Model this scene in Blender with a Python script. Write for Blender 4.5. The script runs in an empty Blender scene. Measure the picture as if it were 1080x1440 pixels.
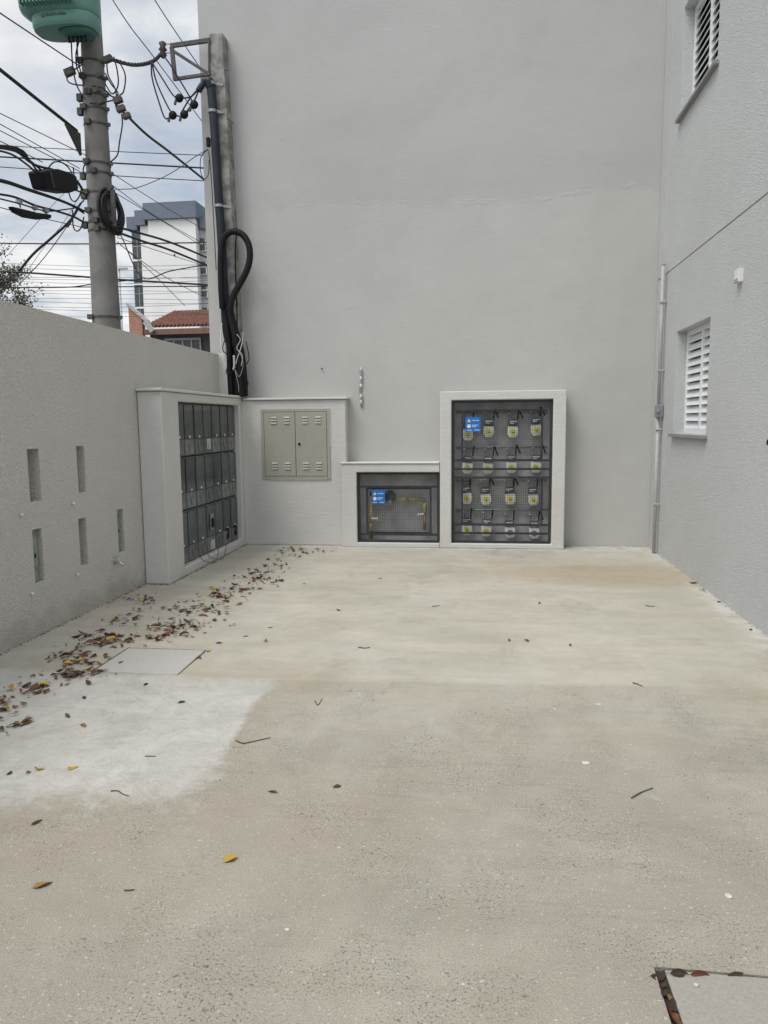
import bpy, bmesh, math, random
from mathutils import Vector, Matrix
random.seed(7)
R = math.radians
sc = bpy.context.scene
COL = sc.collection

# ------------------------------------------------------------------ camera
F, CX, CY, H = 1050., 540., 720., 1.5
Yc = Vector((138, 128, -F)).normalized()
Zc = Vector((-85, 8705, F)).normalized()
Zc = (Zc - Yc * Zc.dot(Yc)).normalized()
Xc = Yc.cross(Zc)
cam_d = bpy.data.cameras.new('camera')
cam = bpy.data.objects.new('camera', cam_d)
COL.objects.link(cam)
M3 = Matrix((Xc, Yc, Zc))
cam.matrix_world = Matrix.Translation((0, 0, H)) @ M3.to_4x4()
cam_d.sensor_width = 36
cam_d.lens = F / 1440 * 36
cam_d.clip_start = 0.05
cam_d.clip_end = 2000
sc.camera = cam


def at(px, py, ax, val):
    """point of the plane axis=val seen at that spot of the photograph (surveying helper)"""
    r = M3 @ Vector((px - CX, CY - py, -F))
    o = Vector((0, 0, H))
    return o + r * ((val - o[ax]) / r[ax])


# ------------------------------------------------------------------ materials
class NT:
    def __init__(s, name):
        s.m = bpy.data.materials.new(name)
        s.m.use_nodes = True
        s.t = s.m.node_tree
        s.b = s.t.nodes['Principled BSDF']

    def n(s, typ, **kw):
        nd = s.t.nodes.new(typ)
        for k, v in kw.items():
            if k.startswith('i_'):
                nd.inputs[k[2:].replace('_', ' ')].default_value = v
            else:
                setattr(nd, k, v)
        return nd

    def l(s, a, b):
        s.t.links.new(a, b)

    def pos(s, obj=False):
        return s.n('ShaderNodeTexCoord').outputs['Object'] if obj else s.n('ShaderNodeNewGeometry').outputs['Position']

    def noise(s, vec, scale, detail=4, rough=.55, dist=0, stretch=None):
        if stretch:
            mp = s.n('ShaderNodeMapping')
            mp.inputs['Scale'].default_value = stretch
            s.l(vec, mp.inputs['Vector'])
            vec = mp.outputs['Vector']
        nd = s.n('ShaderNodeTexNoise')
        nd.inputs['Scale'].default_value = scale
        nd.inputs['Detail'].default_value = detail
        nd.inputs['Roughness'].default_value = rough
        nd.inputs['Distortion'].default_value = dist
        s.l(vec, nd.inputs['Vector'])
        return nd.outputs['Fac']

    def ramp(s, fac, a, b, lo=0., hi=1.):
        nd = s.n('ShaderNodeMapRange', interpolation_type='SMOOTHSTEP')
        nd.inputs['From Min'].default_value = a
        nd.inputs['From Max'].default_value = b
        nd.inputs['To Min'].default_value = lo
        nd.inputs['To Max'].default_value = hi
        s.l(fac, nd.inputs['Value'])
        return nd.outputs['Result']

    def mix(s, fac, a, b, mode='MIX'):
        nd = s.n('ShaderNodeMix', data_type='RGBA', blend_type=mode)
        if isinstance(fac, (int, float)):
            nd.inputs[0].default_value = fac
        else:
            s.l(fac, nd.inputs[0])
        for i, c in ((6, a), (7, b)):
            if isinstance(c, (tuple, list)):
                nd.inputs[i].default_value = (c[0], c[1], c[2], 1)
            else:
                s.l(c, nd.inputs[i])
        return nd.outputs[2]

    def math(s, op, a, b=None, c=None):
        nd = s.n('ShaderNodeMath', operation=op)
        for i, v in enumerate((a, b, c)):
            if v is None:
                continue
            if isinstance(v, (int, float)):
                nd.inputs[i].default_value = v
            else:
                s.l(v, nd.inputs[i])
        return nd.outputs[0]

    def bump(s, h, strength, dist, prev=None):
        nd = s.n('ShaderNodeBump')
        nd.inputs['Strength'].default_value = strength
        nd.inputs['Distance'].default_value = dist
        s.l(h, nd.inputs['Height'])
        if prev is not None:
            s.l(prev, nd.inputs['Normal'])
        return nd.outputs['Normal']

    def done(s, col=None, rough=.8, metal=0., normal=None, spec=.3):
        if col is not None:
            if isinstance(col, (tuple, list)):
                s.b.inputs['Base Color'].default_value = (col[0], col[1], col[2], 1)
            else:
                s.l(col, s.b.inputs['Base Color'])
        if isinstance(rough, (int, float)):
            s.b.inputs['Roughness'].default_value = rough
        else:
            s.l(rough, s.b.inputs['Roughness'])
        s.b.inputs['Metallic'].default_value = metal
        s.b.inputs['Specular IOR Level'].default_value = spec
        if normal is not None:
            s.l(normal, s.b.inputs['Normal'])
        return s.m


def sc3(c, k):
    return tuple(x * k for x in c)


def simple(name, c, rough=.6, metal=0., var=.15, scale=14., bump=.0, bscale=60, obj=True, spec=.35, tone=0.):
    t = NT(name)
    p = t.pos(obj)
    f = t.ramp(t.noise(p, scale, 5), .3, .7)
    col = t.mix(f, sc3(c, 1 - var), sc3(c, 1 + var))
    if tone:
        hv = t.n('ShaderNodeHueSaturation')
        t.l(t.ramp(t.n('ShaderNodeObjectInfo').outputs['Random'], 0, 1, 1 - tone, 1 + tone), hv.inputs['Value'])
        t.l(col, hv.inputs['Color'])
        col = hv.outputs['Color']
    nm = t.bump(t.noise(p, bscale, 3), bump, .004) if bump else None
    rg = t.ramp(t.noise(p, scale * 1.7, 3), .2, .8, max(.05, rough - .1), min(1, rough + .1))
    return t.done(col, rg, metal, nm, spec)


def plaster(name, c, grain=58., gs=.75, gd=.007, streak=False, dirt=0.):
    t = NT(name)
    p = t.pos()
    big = t.ramp(t.noise(p, .55, 5, .6), .3, .7)
    col = t.mix(big, sc3(c, .95), sc3(c, 1.05))
    mid = t.ramp(t.noise(p, 3.2, 6, .65, 1.2), .35, .72)
    col = t.mix(t.math('MULTIPLY', mid, .35), col, sc3(c, .93))
    fine = t.noise(p, grain * 1.1, 2)
    col = t.mix(t.ramp(fine, .4, .68, 0, .45 if not streak else .12), col, sc3(c, 1.22))
    col = col if streak else t.mix(t.ramp(t.noise(p, grain * .8, 2), .58, .72, 0, .4), col, sc3(c, .72))
    if dirt:
        z = t.n('ShaderNodeSeparateXYZ')
        t.l(p, z.inputs[0])
        h = t.math('ADD', z.outputs['Z'], t.ramp(t.noise(p, 3.5, 6, .7, 0, (1, 1, 1.6)), .2, .8, -.16, .10))
        col = t.mix(t.ramp(h, -.04, .2, dirt, 0), col, (.22, .18, .125))
    g = t.noise(p, grain, 3, .6, .6)
    nm = t.bump(t.ramp(g, .3, .75), gs, gd)
    if streak:
        s1 = t.noise(p, 4, 5, .6, .4, (1, 1, 7))
        nm = t.bump(s1, .35, .012, nm)
    nm = t.bump(t.noise(p, 1.1, 3), .35, .03, nm)
    return t.done(col, .85, 0, nm, .2)


def m_backwall():
    t = NT('smooth_painted_render')
    p = t.pos()
    c = (.47, .47, .455)
    big = t.ramp(t.noise(p, .45, 5, .6, .6), .32, .68)
    col = t.mix(big, sc3(c, .925), sc3(c, 1.045))
    z = t.n('ShaderNodeSeparateXYZ')
    t.l(p, z.inputs[0])
    # painted-in light falloff, darker and bluer above a wobbly paint line about four metres up
    lap_shade = t.math('SUBTRACT', z.outputs['Z'], t.ramp(t.noise(p, .9, 5, .6, .3), .2, .8, 3.9, 4.2))
    col = t.mix(t.ramp(lap_shade, -.02, .05), t.mix(1., col, (1.03, 1.03, 1.02), 'MULTIPLY'), t.mix(1., col, (.955, .965, .98), 'MULTIPLY'))
    mid = t.ramp(t.noise(p, 2.3, 6, .7, 1., (1, 1, 1.8)), .42, .75, 0, .4)
    col = t.mix(mid, col, sc3(c, .93))
    soot = t.math('SUBTRACT', t.ramp(t.noise(p, 2.6, 6, .7, .4, (1, 1, .8)), .2, .8, -.3, .3), t.math('MULTIPLY', t.math('ABSOLUTE', t.math('ADD', z.outputs['X'], 2.82)), 1.7))
    soot = t.math('SUBTRACT', soot, t.math('MULTIPLY', t.math('ABSOLUTE', t.math('SUBTRACT', z.outputs['Z'], 3.0)), .35))
    col = t.mix(t.ramp(soot, -.45, .1, 0, .38), col, (.25, .25, .245))
    dab = t.ramp(t.noise(p, 9, 5, .7, .3, (1, 1, 3)), .62, .72)
    col = t.mix(t.math('MULTIPLY', dab, .35), col, sc3(c, 1.1))
    s1 = t.noise(p, 4, 7, .7, .6, (1, 1, 3.2))
    nm = t.bump(s1, .17, .014)
    ridge = t.math('MULTIPLY', t.ramp(t.math('ABSOLUTE', lap_shade), 0, .045, 1, 0), t.ramp(t.noise(p, 2.2, 7, .75, 0, (1, 1, 3)), .46, .62))
    nm = t.bump(ridge, .35, .008, nm)
    nm = t.bump(t.noise(p, 45, 3), .3, .004, nm)
    nm = t.bump(dab, .4, .005, nm)
    nm = t.bump(t.noise(p, .9, 3), .4, .04, nm)
    return t.done(col, .8, 0, nm, .25)


def m_floor():
    t = NT('courtyard_concrete')
    p = t.pos()

    def attr(n):
        a = t.n('ShaderNodeAttribute', attribute_name=n)
        return a.outputs['Fac']
    wob = t.ramp(t.noise(p, 2.2, 7, .68), .2, .8, -.10, .10)
    wobf = t.ramp(t.noise(p, 14, 5, .7), .2, .8, -.05, .05)
    n1 = t.ramp(t.noise(p, 1.1, 6, .62, .5), .3, .72)
    n2 = t.ramp(t.noise(p, 4.5, 7, .7, .8), .35, .7)
    n3 = t.ramp(t.noise(p, 2.0, 6, .65, .2, (.45, 1.6, 1)), .4, .75)
    far = t.mix(n1, (.43, .41, .345), (.515, .495, .43))
    far = t.mix(t.math('MULTIPLY', n2, .6), far, (.39, .365, .305))
    far = t.mix(t.math('MULTIPLY', n3, .55), far, (.60, .545, .45))
    near = t.mix(n1, (.325, .30, .25), (.40, .375, .315))
    near = t.mix(t.math('MULTIPLY', n2, .5), near, (.29, .27, .225))
    near = t.mix(t.ramp(t.noise(p, .8, 6, .7, .6), .5, .72, 0, .5), near, (.385, .33, .25))
    # lime-rich top coat, worn off at its rim
    sdn = t.math('ADD', attr('near_edge'), t.math('MULTIPLY', wobf, .5))
    seam = t.math('ADD', t.ramp(sdn, -.03, .06, 0, .5), t.ramp(t.math('ADD', sdn, t.math('MULTIPLY', wob, 3.)), .1, 1.5, 0, .5))
    col = t.mix(seam, far, near)
    col = t.mix(t.ramp(t.noise(p, .75, 7, .72, .9), .52, .70, 0, .34), col, (.35, .29, .205))
    col = t.mix(t.ramp(t.noise(p, 1.3, 7, .75, .4, (1, .7, 1)), .55, .68, 0, .4), col, (.30, .29, .265))
    sdp = t.math('ADD', attr('patch_edge'), t.math('MULTIPLY', t.math('ADD', wob, wobf), 7.))
    swirl = t.ramp(t.noise(p, 3.5, 6, .6, 2.2), .3, .7)
    pc = t.mix(swirl, (.475, .465, .43), (.565, .555, .52))
    pc = t.mix(t.ramp(t.noise(p, 1.5, 6, .65, .5), .45, .7, 0, .7), pc, (.44, .415, .36))
    arc = t.noise(p, 7, 5, .65, 3.5)
    pc = t.mix(t.ramp(arc, .5, .66, 0, .5), pc, (.40, .39, .36))
    pm = t.ramp(sdp, -.6, .6, 0, .92)
    rim = t.math('MULTIPLY', t.ramp(sdp, -4., -.8), t.ramp(sdp, -.2, 1.2, 1, 0))
    col = t.mix(t.math('MULTIPLY', rim, .45), col, (.36, .315, .25))
    col = t.mix(pm, col, pc)
    trw = t.noise(p, 3.2, 7, .7, .5, (.35, 5.5, 1))
    col = t.mix(t.ramp(trw, .53, .72, 0, .5), col, t.mix(1., col, (.82, .80, .76), 'MULTIPLY'))
    trw2 = t.noise(p, 2.6, 7, .7, .5, (.5, 4, 1))
    col = t.mix(t.ramp(trw2, .56, .75, 0, .5), col, t.mix(1., col, (1.14, 1.13, 1.12), 'MULTIPLY'))
    sta = t.noise(p, .95, 8, .74, .8)
    col = t.mix(t.ramp(sta, .575, .60, 0, .22), col, (.27, .245, .20))
    stb = t.noise(p, 2.4, 8, .72, 1.2)
    col = t.mix(t.ramp(stb, .63, .65, 0, .25), col, (.29, .255, .20))
    col = t.mix(t.ramp(stb, .36, .33, 0, .22), col, (.56, .55, .52))
    # clean mortar smears along the foot of the back and right walls, rust by the corner
    sm = t.math('ADD', attr('foot_edge'), t.math('MULTIPLY', wob, 1.2))
    col = t.mix(t.math('MULTIPLY', t.ramp(sm, .05, .2, 1, 0), t.ramp(t.noise(p, 6, 6, .7), .42, .6, 0, .7)), col, (.58, .57, .54))
    rs = t.math('ADD', attr('rust_edge'), wob)
    col = t.mix(t.ramp(rs, -.25, .3, 0, .5), col, (.37, .275, .165))
    # grit: dark pits and pale stones, strongest where the coat is worn
    worn = t.math('MULTIPLY', t.ramp(sdn, -.05, .15, .25, 1), t.math('SUBTRACT', 1., t.math('MULTIPLY', pm, .85)))
    zone = t.ramp(t.noise(p, 2.1, 5, .65), .42, .62, .06, 1)
    pit = t.math('MULTIPLY', t.ramp(t.noise(p, 130, 2, .5), .60, .66), t.math('MULTIPLY', worn, zone))
    pit2 = t.math('MULTIPLY', t.ramp(t.noise(p, 55, 3, .5, .6), .655, .70), t.math('MULTIPLY', worn, zone))
    col = t.mix(t.math('MULTIPLY', pit, .65), col, (.09, .085, .075))
    col = t.mix(t.math('MULTIPLY', pit2, .8), col, (.09, .083, .072))
    pale = t.math('MULTIPLY', t.ramp(t.noise(p, 70, 2, .5), .64, .71), worn)
    col = t.mix(t.math('MULTIPLY', pale, .5), col, (.62, .61, .58))
    fine = t.noise(p, 190, 2, .6)
    col = t.mix(1., col, t.mix(t.ramp(fine, .3, .7), (.84, .84, .84), (1.14, 1.14, 1.14)), 'MULTIPLY')
    fleck = t.ramp(t.noise(p, 17, 2, .4), .775, .80)
    col = t.mix(t.math('MULTIPLY', fleck, .7), col, (.72, .72, .70))
    nm = t.bump(t.noise(p, 120, 3, .6), .45, .003)
    nm = t.bump(t.math('SUBTRACT', 1., t.math('MAXIMUM', pit, pit2)), .6, .004, nm)
    nm = t.bump(t.noise(p, 9, 6, .65, .6), .35, .012, nm)
    nm = t.bump(pm, .35, .01, nm)
    return t.done(col, t.ramp(n2, 0, 1, .68, .86), 0, nm, .3)


def m_tiles():
    t = NT('terracotta_tiles')
    p = t.pos()
    col = t.mix(t.ramp(t.noise(p, 7, 4), .3, .7), (.20, .09, .065), (.33, .165, .12))
    col = t.mix(t.ramp(t.noise(p, 1.5, 5), .5, .75, 0, .5), col, (.16, .10, .08))
    return t.done(col, .8)


def m_brick():
    t = NT('raw_hollow_brick')
    p = t.pos()
    mp = t.n('ShaderNodeMapping')
    mp.inputs['Rotation'].default_value = (R(90), 0, 0)
    t.l(p, mp.inputs['Vector'])
    b = t.n('ShaderNodeTexBrick')
    b.inputs['Scale'].default_value = 3
    b.inputs['Color1'].default_value = (.38, .17, .11, 1)
    b.inputs['Color2'].default_value = (.45, .22, .14, 1)
    b.inputs['Mortar'].default_value = (.38, .30, .26, 1)
    t.l(mp.outputs['Vector'], b.inputs['Vector'])
    return t.done(b.outputs['Color'], .9)


def m_glass(name, c, rough):
    t = NT(name)
    p = t.pos(True)
    col = t.mix(t.ramp(t.noise(p, 5, 4), .3, .7), sc3(c, .8), sc3(c, 1.25))
    return t.done(col, rough, 0, None, .5)


def m_leaf(name, a, b):
    t = NT(name)
    p = t.pos(True)
    col = t.mix(t.ramp(t.noise(p, 60, 4), .35, .65), a, b)
    info = t.n('ShaderNodeObjectInfo')
    k = t.ramp(info.outputs['Random'], 0, 1, .7, 1.25)
    hv = t.n('ShaderNodeHueSaturation')
    t.l(k, hv.inputs['Value'])
    t.l(col, hv.inputs['Color'])
    return t.done(hv.outputs['Color'], .6, 0, t.bump(t.noise(p, 120, 2), .3, .002), .3)


MT = {}
MT['left'] = plaster('rough_grey_render_perimeter', (.635, .62, .59), 58, .95, .009, False, .32)
MT['right'] = plaster('rough_grey_render_building', (.575, .59, .585), 74, .9, .008)
MT['niche'] = plaster('niche_render', (.58, .575, .555), 40, .3, .004, True)
MT['slab'] = plaster('niche_top_cement', (.62, .615, .59), 30, .4, .004, True)
MT['back'] = m_backwall()
MT['floor'] = m_floor()
MT['lid'] = plaster('cover_concrete', (.44, .43, .40), 70, .35, .003)
MT['lidwarm'] = plaster('warm_cover_concrete', (.33, .315, .275), 80, .4, .003)
MT['cement'] = simple('cement_and_recess_shade', (.40, .405, .41), .9, 0, .15, 6, .3, 40, False)  # roof and coping grey; also painted shade at the back of the gas recesses
MT['soil'] = simple('dark_soil', (.05, .042, .033), .95, 0, .4, 30, .6, 60, False)
MT['asphalt'] = simple('asphalt', (.05, .05, .052), .9, 0, .25, 3, .5, 90, False)
MT['pave'] = simple('pavement_concrete', (.30, .29, .27), .9, 0, .15, 3, .4, 60, False)
MT['ground'] = simple('city_ground', (.16, .15, .125), .95, 0, .3, .6, .4, 20, False)
MT['white_alu'] = simple('white_aluminium', (.74, .755, .77), .38, 0, .03, 6)
MT['sill'] = simple('grey_granite', (.25, .25, .245), .5, 0, .25, 90, .1, 80)
MT['dark'] = simple('dark_room', (.02, .02, .022), .8)
MT['cream'] = simple('beige_painted_steel', (.36, .35, .305), .45, 0, .03, 8)
MT['chip'] = simple('chipped_pale_edge', (.62, .61, .58), .7)
MT['black'] = simple('black_plastic', (.010, .010, .012), .6, 0, .2, spec=.2)
MT['cable'] = simple('black_cable', (.018, .018, .02), .6, 0, .2)
MT['cablegrey'] = simple('weathered_cable', (.06, .06, .065), .6, 0, .2)
MT['pvc'] = simple('grey_painted_pvc', (.42, .425, .42), .75, 0, .06, spec=.2)
MT['boxgrey'] = simple('mid_grey_plastic', (.24, .25, .27), .5, 0, .05)
MT['mbox'] = simple('meter_box_grey', (.135, .147, .147), .45, 0, .12, 9)
MT['mflap'] = simple('meter_flap_grey', (.155, .167, .165), .5, 0, .25, 12, tone=.25)
MT['mglass'] = simple('meter_box_window', (.055, .07, .073), .12, 0, .25, 5, spec=.5, tone=.3)
MT['white'] = simple('white_plastic', (.72, .72, .70), .45, 0, .04)
MT['paper'] = simple('paper_sticker', (.55, .55, .53), .8, 0, .06, 60)
MT['gate'] = simple('charcoal_painted_iron', (.035, .037, .042), .5, 0, .2)
MT['mesh'] = simple('dark_wire', (.05, .052, .055), .5, .2, .2)
MT['gal'] = simple('galvanised_steel', (.35, .36, .37), .45, .6, .2)
MT['yellow'] = simple('yellow_gas_pipe', (.66, .52, .12), .45, 0, .3, 25)
MT['brass'] = simple('brass', (.42, .30, .12), .4, .6, .2)
MT['mbody'] = simple('meter_body', (.74, .745, .73), .5, 0, .08, 20, tone=.1)
MT['dial'] = simple('dial_yellow', (.62, .57, .06), .45, 0, .2, 60)
MT['plate'] = simple('meter_plate', (.07, .075, .085), .4, 0, .2)
MT['blue'] = simple('sign_blue', (.01, .16, .52), .4, 0, .03)
MT['signy'] = simple('sign_yellow', (.75, .62, .12), .5)
MT['pole'] = simple('pole_concrete', (.20, .195, .185), .9, 0, .18, 4, .4, 40)
MT['oldpole'] = simple('weathered_pole_concrete', (.24, .235, .22), .9, 0, .4, 9, .7, 30)
MT['rust'] = simple('dark_galvanised_angle', (.085, .083, .08), .6, .3, .3, 20)
MT['navy'] = simple('dark_blue_grey_conduit', (.016, .022, .032), .5, 0, .25, 6)
MT['green'] = simple('green_enclosure_paint', (.12, .26, .225), .42, 0, .05, 4)
MT['darkgreen'] = simple('green_enclosure_mark', (.045, .12, .11), .5)
MT['porc'] = simple('brown_porcelain', (.07, .05, .045), .35)
MT['twr'] = simple('tower_white', (.82, .82, .82), .85, 0, .04, .3, 0, 1, False)
MT['twrgrey'] = simple('tower_blue_grey', (.155, .185, .235), .8, 0, .06, .3, 0, 1, False)
MT['twrgrey2'] = simple('tower_pale_grey', (.40, .41, .43), .8, 0, .06, .3, 0, 1, False)
MT['glass'] = m_glass('far_window_glass', (.05, .065, .065), .25)
MT['house'] = simple('house_dark_wall', (.085, .085, .09), .9, 0, .2, 1, 0, 1, False)
MT['housew'] = simple('house_fascia', (.20, .12, .095), .8)
MT['tiles'] = m_tiles()
MT['brick'] = m_brick()
MT['bark'] = simple('bark', (.07, .055, .042), .95, 0, .3, 20, .5, 40)
MT['treeleaf'] = m_leaf('tree_leaf', (.055, .05, .03), (.09, .085, .045))
MT['twig'] = simple('dry_twig', (.12, .09, .06), .8, 0, .3, 60)
MT['gtwig'] = simple('green_twig', (.09, .11, .05), .7, 0, .3, 60)
MT['l_brown'] = m_leaf('leaf_brown', (.10, .05, .024), (.17, .09, .04))
MT['l_dark'] = m_leaf('leaf_dark', (.035, .026, .02), (.075, .05, .035))
MT['l_red'] = m_leaf('leaf_red_brown', (.13, .045, .026), (.19, .075, .04))
MT['l_yel'] = m_leaf('leaf_yellow', (.42, .25, .035), (.52, .36, .06))
MT['l_tan'] = m_leaf('leaf_tan', (.30, .18, .07), (.24, .13, .05))
MT['chrome'] = simple('chrome', (.55, .55, .55), .2, .9, .05)
MT['slotp'] = simple('mottled_green_grey_metal', (.22, .25, .235), .5, .1, .35, 14)


# ------------------------------------------------------------------ mesh helpers
class MB:
    def __init__(s):
        s.v = []
        s.f = []

    def add(s, vs, fs):
        o = len(s.v)
        s.v += [Vector(v) for v in vs]
        s.f += [tuple(i + o for i in f) for f in fs]
        return s

    def box(s, x0, x1, y0, y1, z0, z1):
        return s.add([(x, y, z) for z in (z0, z1) for y in (y0, y1) for x in (x0, x1)],
                     [(0, 2, 3, 1), (4, 5, 7, 6), (0, 1, 5, 4), (2, 6, 7, 3), (0, 4, 6, 2), (1, 3, 7, 5)])

    def obox(s, c, ax, ay, az):
        c, ax, ay, az = map(Vector, (c, ax, ay, az))
        return s.add([c + ax * i + ay * j + az * k for k in (-1, 1) for j in (-1, 1) for i in (-1, 1)],
                     [(0, 2, 3, 1), (4, 5, 7, 6), (0, 1, 5, 4), (2, 6, 7, 3), (0, 4, 6, 2), (1, 3, 7, 5)])

    def bar(s, a, b, w, d=None, up=(0, 0, 1)):
        a, b = Vector(a), Vector(b)
        d = d or w
        t = (b - a)
        L = t.length
        t.normalize()
        u = Vector(up)
        if abs(t.dot(u)) > .98:
            u = Vector((0, 1, 0))
        n = t.cross(u).normalized()
        m = n.cross(t).normalized()
        return s.obox((a + b) / 2, t * L / 2, n * w / 2, m * d / 2)

    def tube(s, pts, r, seg=8, cap=True):
        pts = [Vector(p) for p in pts]
        n = len(pts)
        rs = r if isinstance(r, (list, tuple)) else [r] * n
        ring = []
        prev = None
        for i, p in enumerate(pts):
            t = (pts[min(i + 1, n - 1)] - pts[max(i - 1, 0)]).normalized()
            if prev is None:
                a = Vector((0, 0, 1)) if abs(t.z) < .9 else Vector((1, 0, 0))
                u = t.cross(a).normalized()
            else:
                u = (prev - t * prev.dot(t)).normalized()
            w = t.cross(u)
            prev = u
            ring.append([p + (u * math.cos(2 * math.pi * k / seg) + w * math.sin(2 * math.pi * k / seg)) * rs[i] for k in range(seg)])
        vs = [v for q in ring for v in q]
        fs = []
        for i in range(n - 1):
            for k in range(seg):
                k2 = (k + 1) % seg
                fs.append((i * seg + k, i * seg + k2, (i + 1) * seg + k2, (i + 1) * seg + k))
        if cap:
            fs.append(tuple(range(seg))[::-1])
            fs.append(tuple((n - 1) * seg + k for k in range(seg)))
        return s.add(vs, fs)

    def prism(s, poly, mapf, d0, d1):
        n = len(poly)
        vs = [mapf(u, v, d0) for u, v in poly] + [mapf(u, v, d1) for u, v in poly]
        fs = [tuple(range(n)), tuple(range(2 * n - 1, n - 1, -1))]
        fs += [(i, i + n, (i + 1) % n + n, (i + 1) % n) for i in range(n)]
        return s.add(vs, fs)

    def disc(s, c, ax, r, h, seg=20):
        c, ax = Vector(c), Vector(ax).normalized()
        return s.tube([c, c + ax * h], r, seg)

    def ball(s, c, r, seg=10, sq=(1, 1, 1)):
        c = Vector(c)
        bm = bmesh.new()
        bmesh.ops.create_uvsphere(bm, u_segments=seg, v_segments=max(5, seg // 2 + 1), radius=r)
        vs = [c + Vector((v.co.x * sq[0], v.co.y * sq[1], v.co.z * sq[2])) for v in bm.verts]
        bm.verts.index_update()
        fs = [tuple(v.index for v in f.verts) for f in bm.faces]
        bm.free()
        return s.add(vs, fs)

    def build(s, name, m, parent=None, bevel=0., smooth=False, origin=None, seg=2):
        if parent is not None:
            o = parent
            off = Vector((0, 0, 0))
            while o is not None:
                off += o.location
                o = o.parent
        elif origin is not None:
            off = Vector(origin)
        else:
            lo = [min(v[i] for v in s.v) for i in range(3)]
            hi = [max(v[i] for v in s.v) for i in range(3)]
            off = Vector(((lo[0] + hi[0]) / 2, (lo[1] + hi[1]) / 2, lo[2]))
        me = bpy.data.meshes.new(name)
        me.from_pydata([v - off for v in s.v], [], s.f)
        bm = bmesh.new()
        bm.from_mesh(me)
        bmesh.ops.recalc_face_normals(bm, faces=bm.faces)
        bm.to_mesh(me)
        bm.free()
        if smooth:
            for p in me.polygons:
                p.use_smooth = True
        me.materials.append(MT[m] if isinstance(m, str) else m)
        o = bpy.data.objects.new(name, me)
        COL.objects.link(o)
        if parent is not None:
            o.parent = parent
        else:
            o.location = off
        if bevel:
            b = o.modifiers.new('bevel', 'BEVEL')
            b.width = bevel
            b.segments = seg
            b.limit_method = 'ANGLE'
            b.angle_limit = R(40)
            if not smooth:
                b.harden_normals = False
        return o


def tag(o, label=None, cat=None, group=None, kind=None):
    if label:
        o['label'] = label
    if cat:
        o['category'] = cat
    if group:
        o['group'] = group
    if kind:
        o['kind'] = kind
    return o


def thing(name, label, cat, loc=(0, 0, 0), group=None):
    o = bpy.data.objects.new(name, None)
    o.empty_display_size = .1
    COL.objects.link(o)
    o.location = loc
    return tag(o, label, cat, group)


def dup(root, loc, label=None, skip=(), rot=None):
    r = root.copy()
    COL.objects.link(r)
    r.location = loc
    if rot is not None:
        r.rotation_euler = rot
    if label:
        r['label'] = label
    for ch in list(root.children):
        if ch.name.split('.')[0] in skip:
            continue
        c = ch.copy()
        COL.objects.link(c)
        c.parent = r
        for g in list(ch.children):
            d = g.copy()
            COL.objects.link(d)
            d.parent = c
    return r


def smoothpts(pts, sub=6):
    """Catmull-Rom through the points"""
    P = [Vector(p) for p in pts]
    if len(P) < 3:
        return P
    out = []
    for i in range(len(P) - 1):
        p0, p1, p2, p3 = P[max(i - 1, 0)], P[i], P[i + 1], P[min(i + 2, len(P) - 1)]
        for k in range(sub):
            t = k / sub
            out.append(.5 * ((2 * p1) + (p2 - p0) * t + (2 * p0 - 5 * p1 + 4 * p2 - p3) * t * t + (3 * p1 - p0 - 3 * p2 + p3) * t ** 3))
    out.append(P[-1])
    return out


def relief(us, vs, depth, mapf, T):
    """a slab with front face at depth 0, cells set back by depth(u,v) (None: hole right through)"""
    mb = MB()
    nu, nv = len(us) - 1, len(vs) - 1
    D = [[depth((us[i] + us[i + 1]) / 2, (vs[j] + vs[j + 1]) / 2) for j in range(nv)] for i in range(nu)]

    def q(*pts):
        mb.add([mapf(*p) for p in pts], [(0, 1, 2, 3)])
    for i in range(nu):
        for j in range(nv):
            d = D[i][j]
            u0, u1, v0, v1 = us[i], us[i + 1], vs[j], vs[j + 1]
            if d is not None:
                q((u0, v0, d), (u1, v0, d), (u1, v1, d), (u0, v1, d))
                q((u0, v0, T), (u1, v0, T), (u1, v1, T), (u0, v1, T))
            a = T if d is None else d
            if i + 1 < nu:
                e = D[i + 1][j]
                e = T if e is None else e
                if abs(a - e) > 1e-6:
                    q((u1, v0, a), (u1, v1, a), (u1, v1, e), (u1, v0, e))
            if j + 1 < nv:
                e = D[i][j + 1]
                e = T if e is None else e
                if abs(a - e) > 1e-6:
                    q((u0, v1, a), (u1, v1, a), (u1, v1, e), (u0, v1, e))
    for i in range(nu):
        for j, v in ((0, vs[0]), (nv - 1, vs[-1])):
            a = D[i][j] if D[i][j] is not None else T
            if a < T:
                q((us[i], v, a), (us[i + 1], v, a), (us[i + 1], v, T), (us[i], v, T))
    for j in range(nv):
        for i, u in ((0, us[0]), (nu - 1, us[-1])):
            a = D[i][j] if D[i][j] is not None else T
            if a < T:
                q((u, vs[j], a), (u, vs[j + 1], a), (u, vs[j + 1], T), (u, vs[j], T))
    # weld
    key = {}
    remap = []
    nvv = []
    for v in mb.v:
        k = (round(v.x, 5), round(v.y, 5), round(v.z, 5))
        if k not in key:
            key[k] = len(nvv)
            nvv.append(v)
        remap.append(key[k])
    mb.f = [tuple(remap[i] for i in f) for f in mb.f]
    mb.v = nvv
    return mb


def cuts(lo, hi, *spans):
    s = {lo, hi}
    for a, b in spans:
        s |= {a, b}
    return sorted(x for x in s if lo - 1e-9 <= x <= hi + 1e-9)


def inr(u, v, rects):
    for (a, b, c, d) in rects:
        if a < u < b and c < v < d:
            return True
    return False


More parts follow.
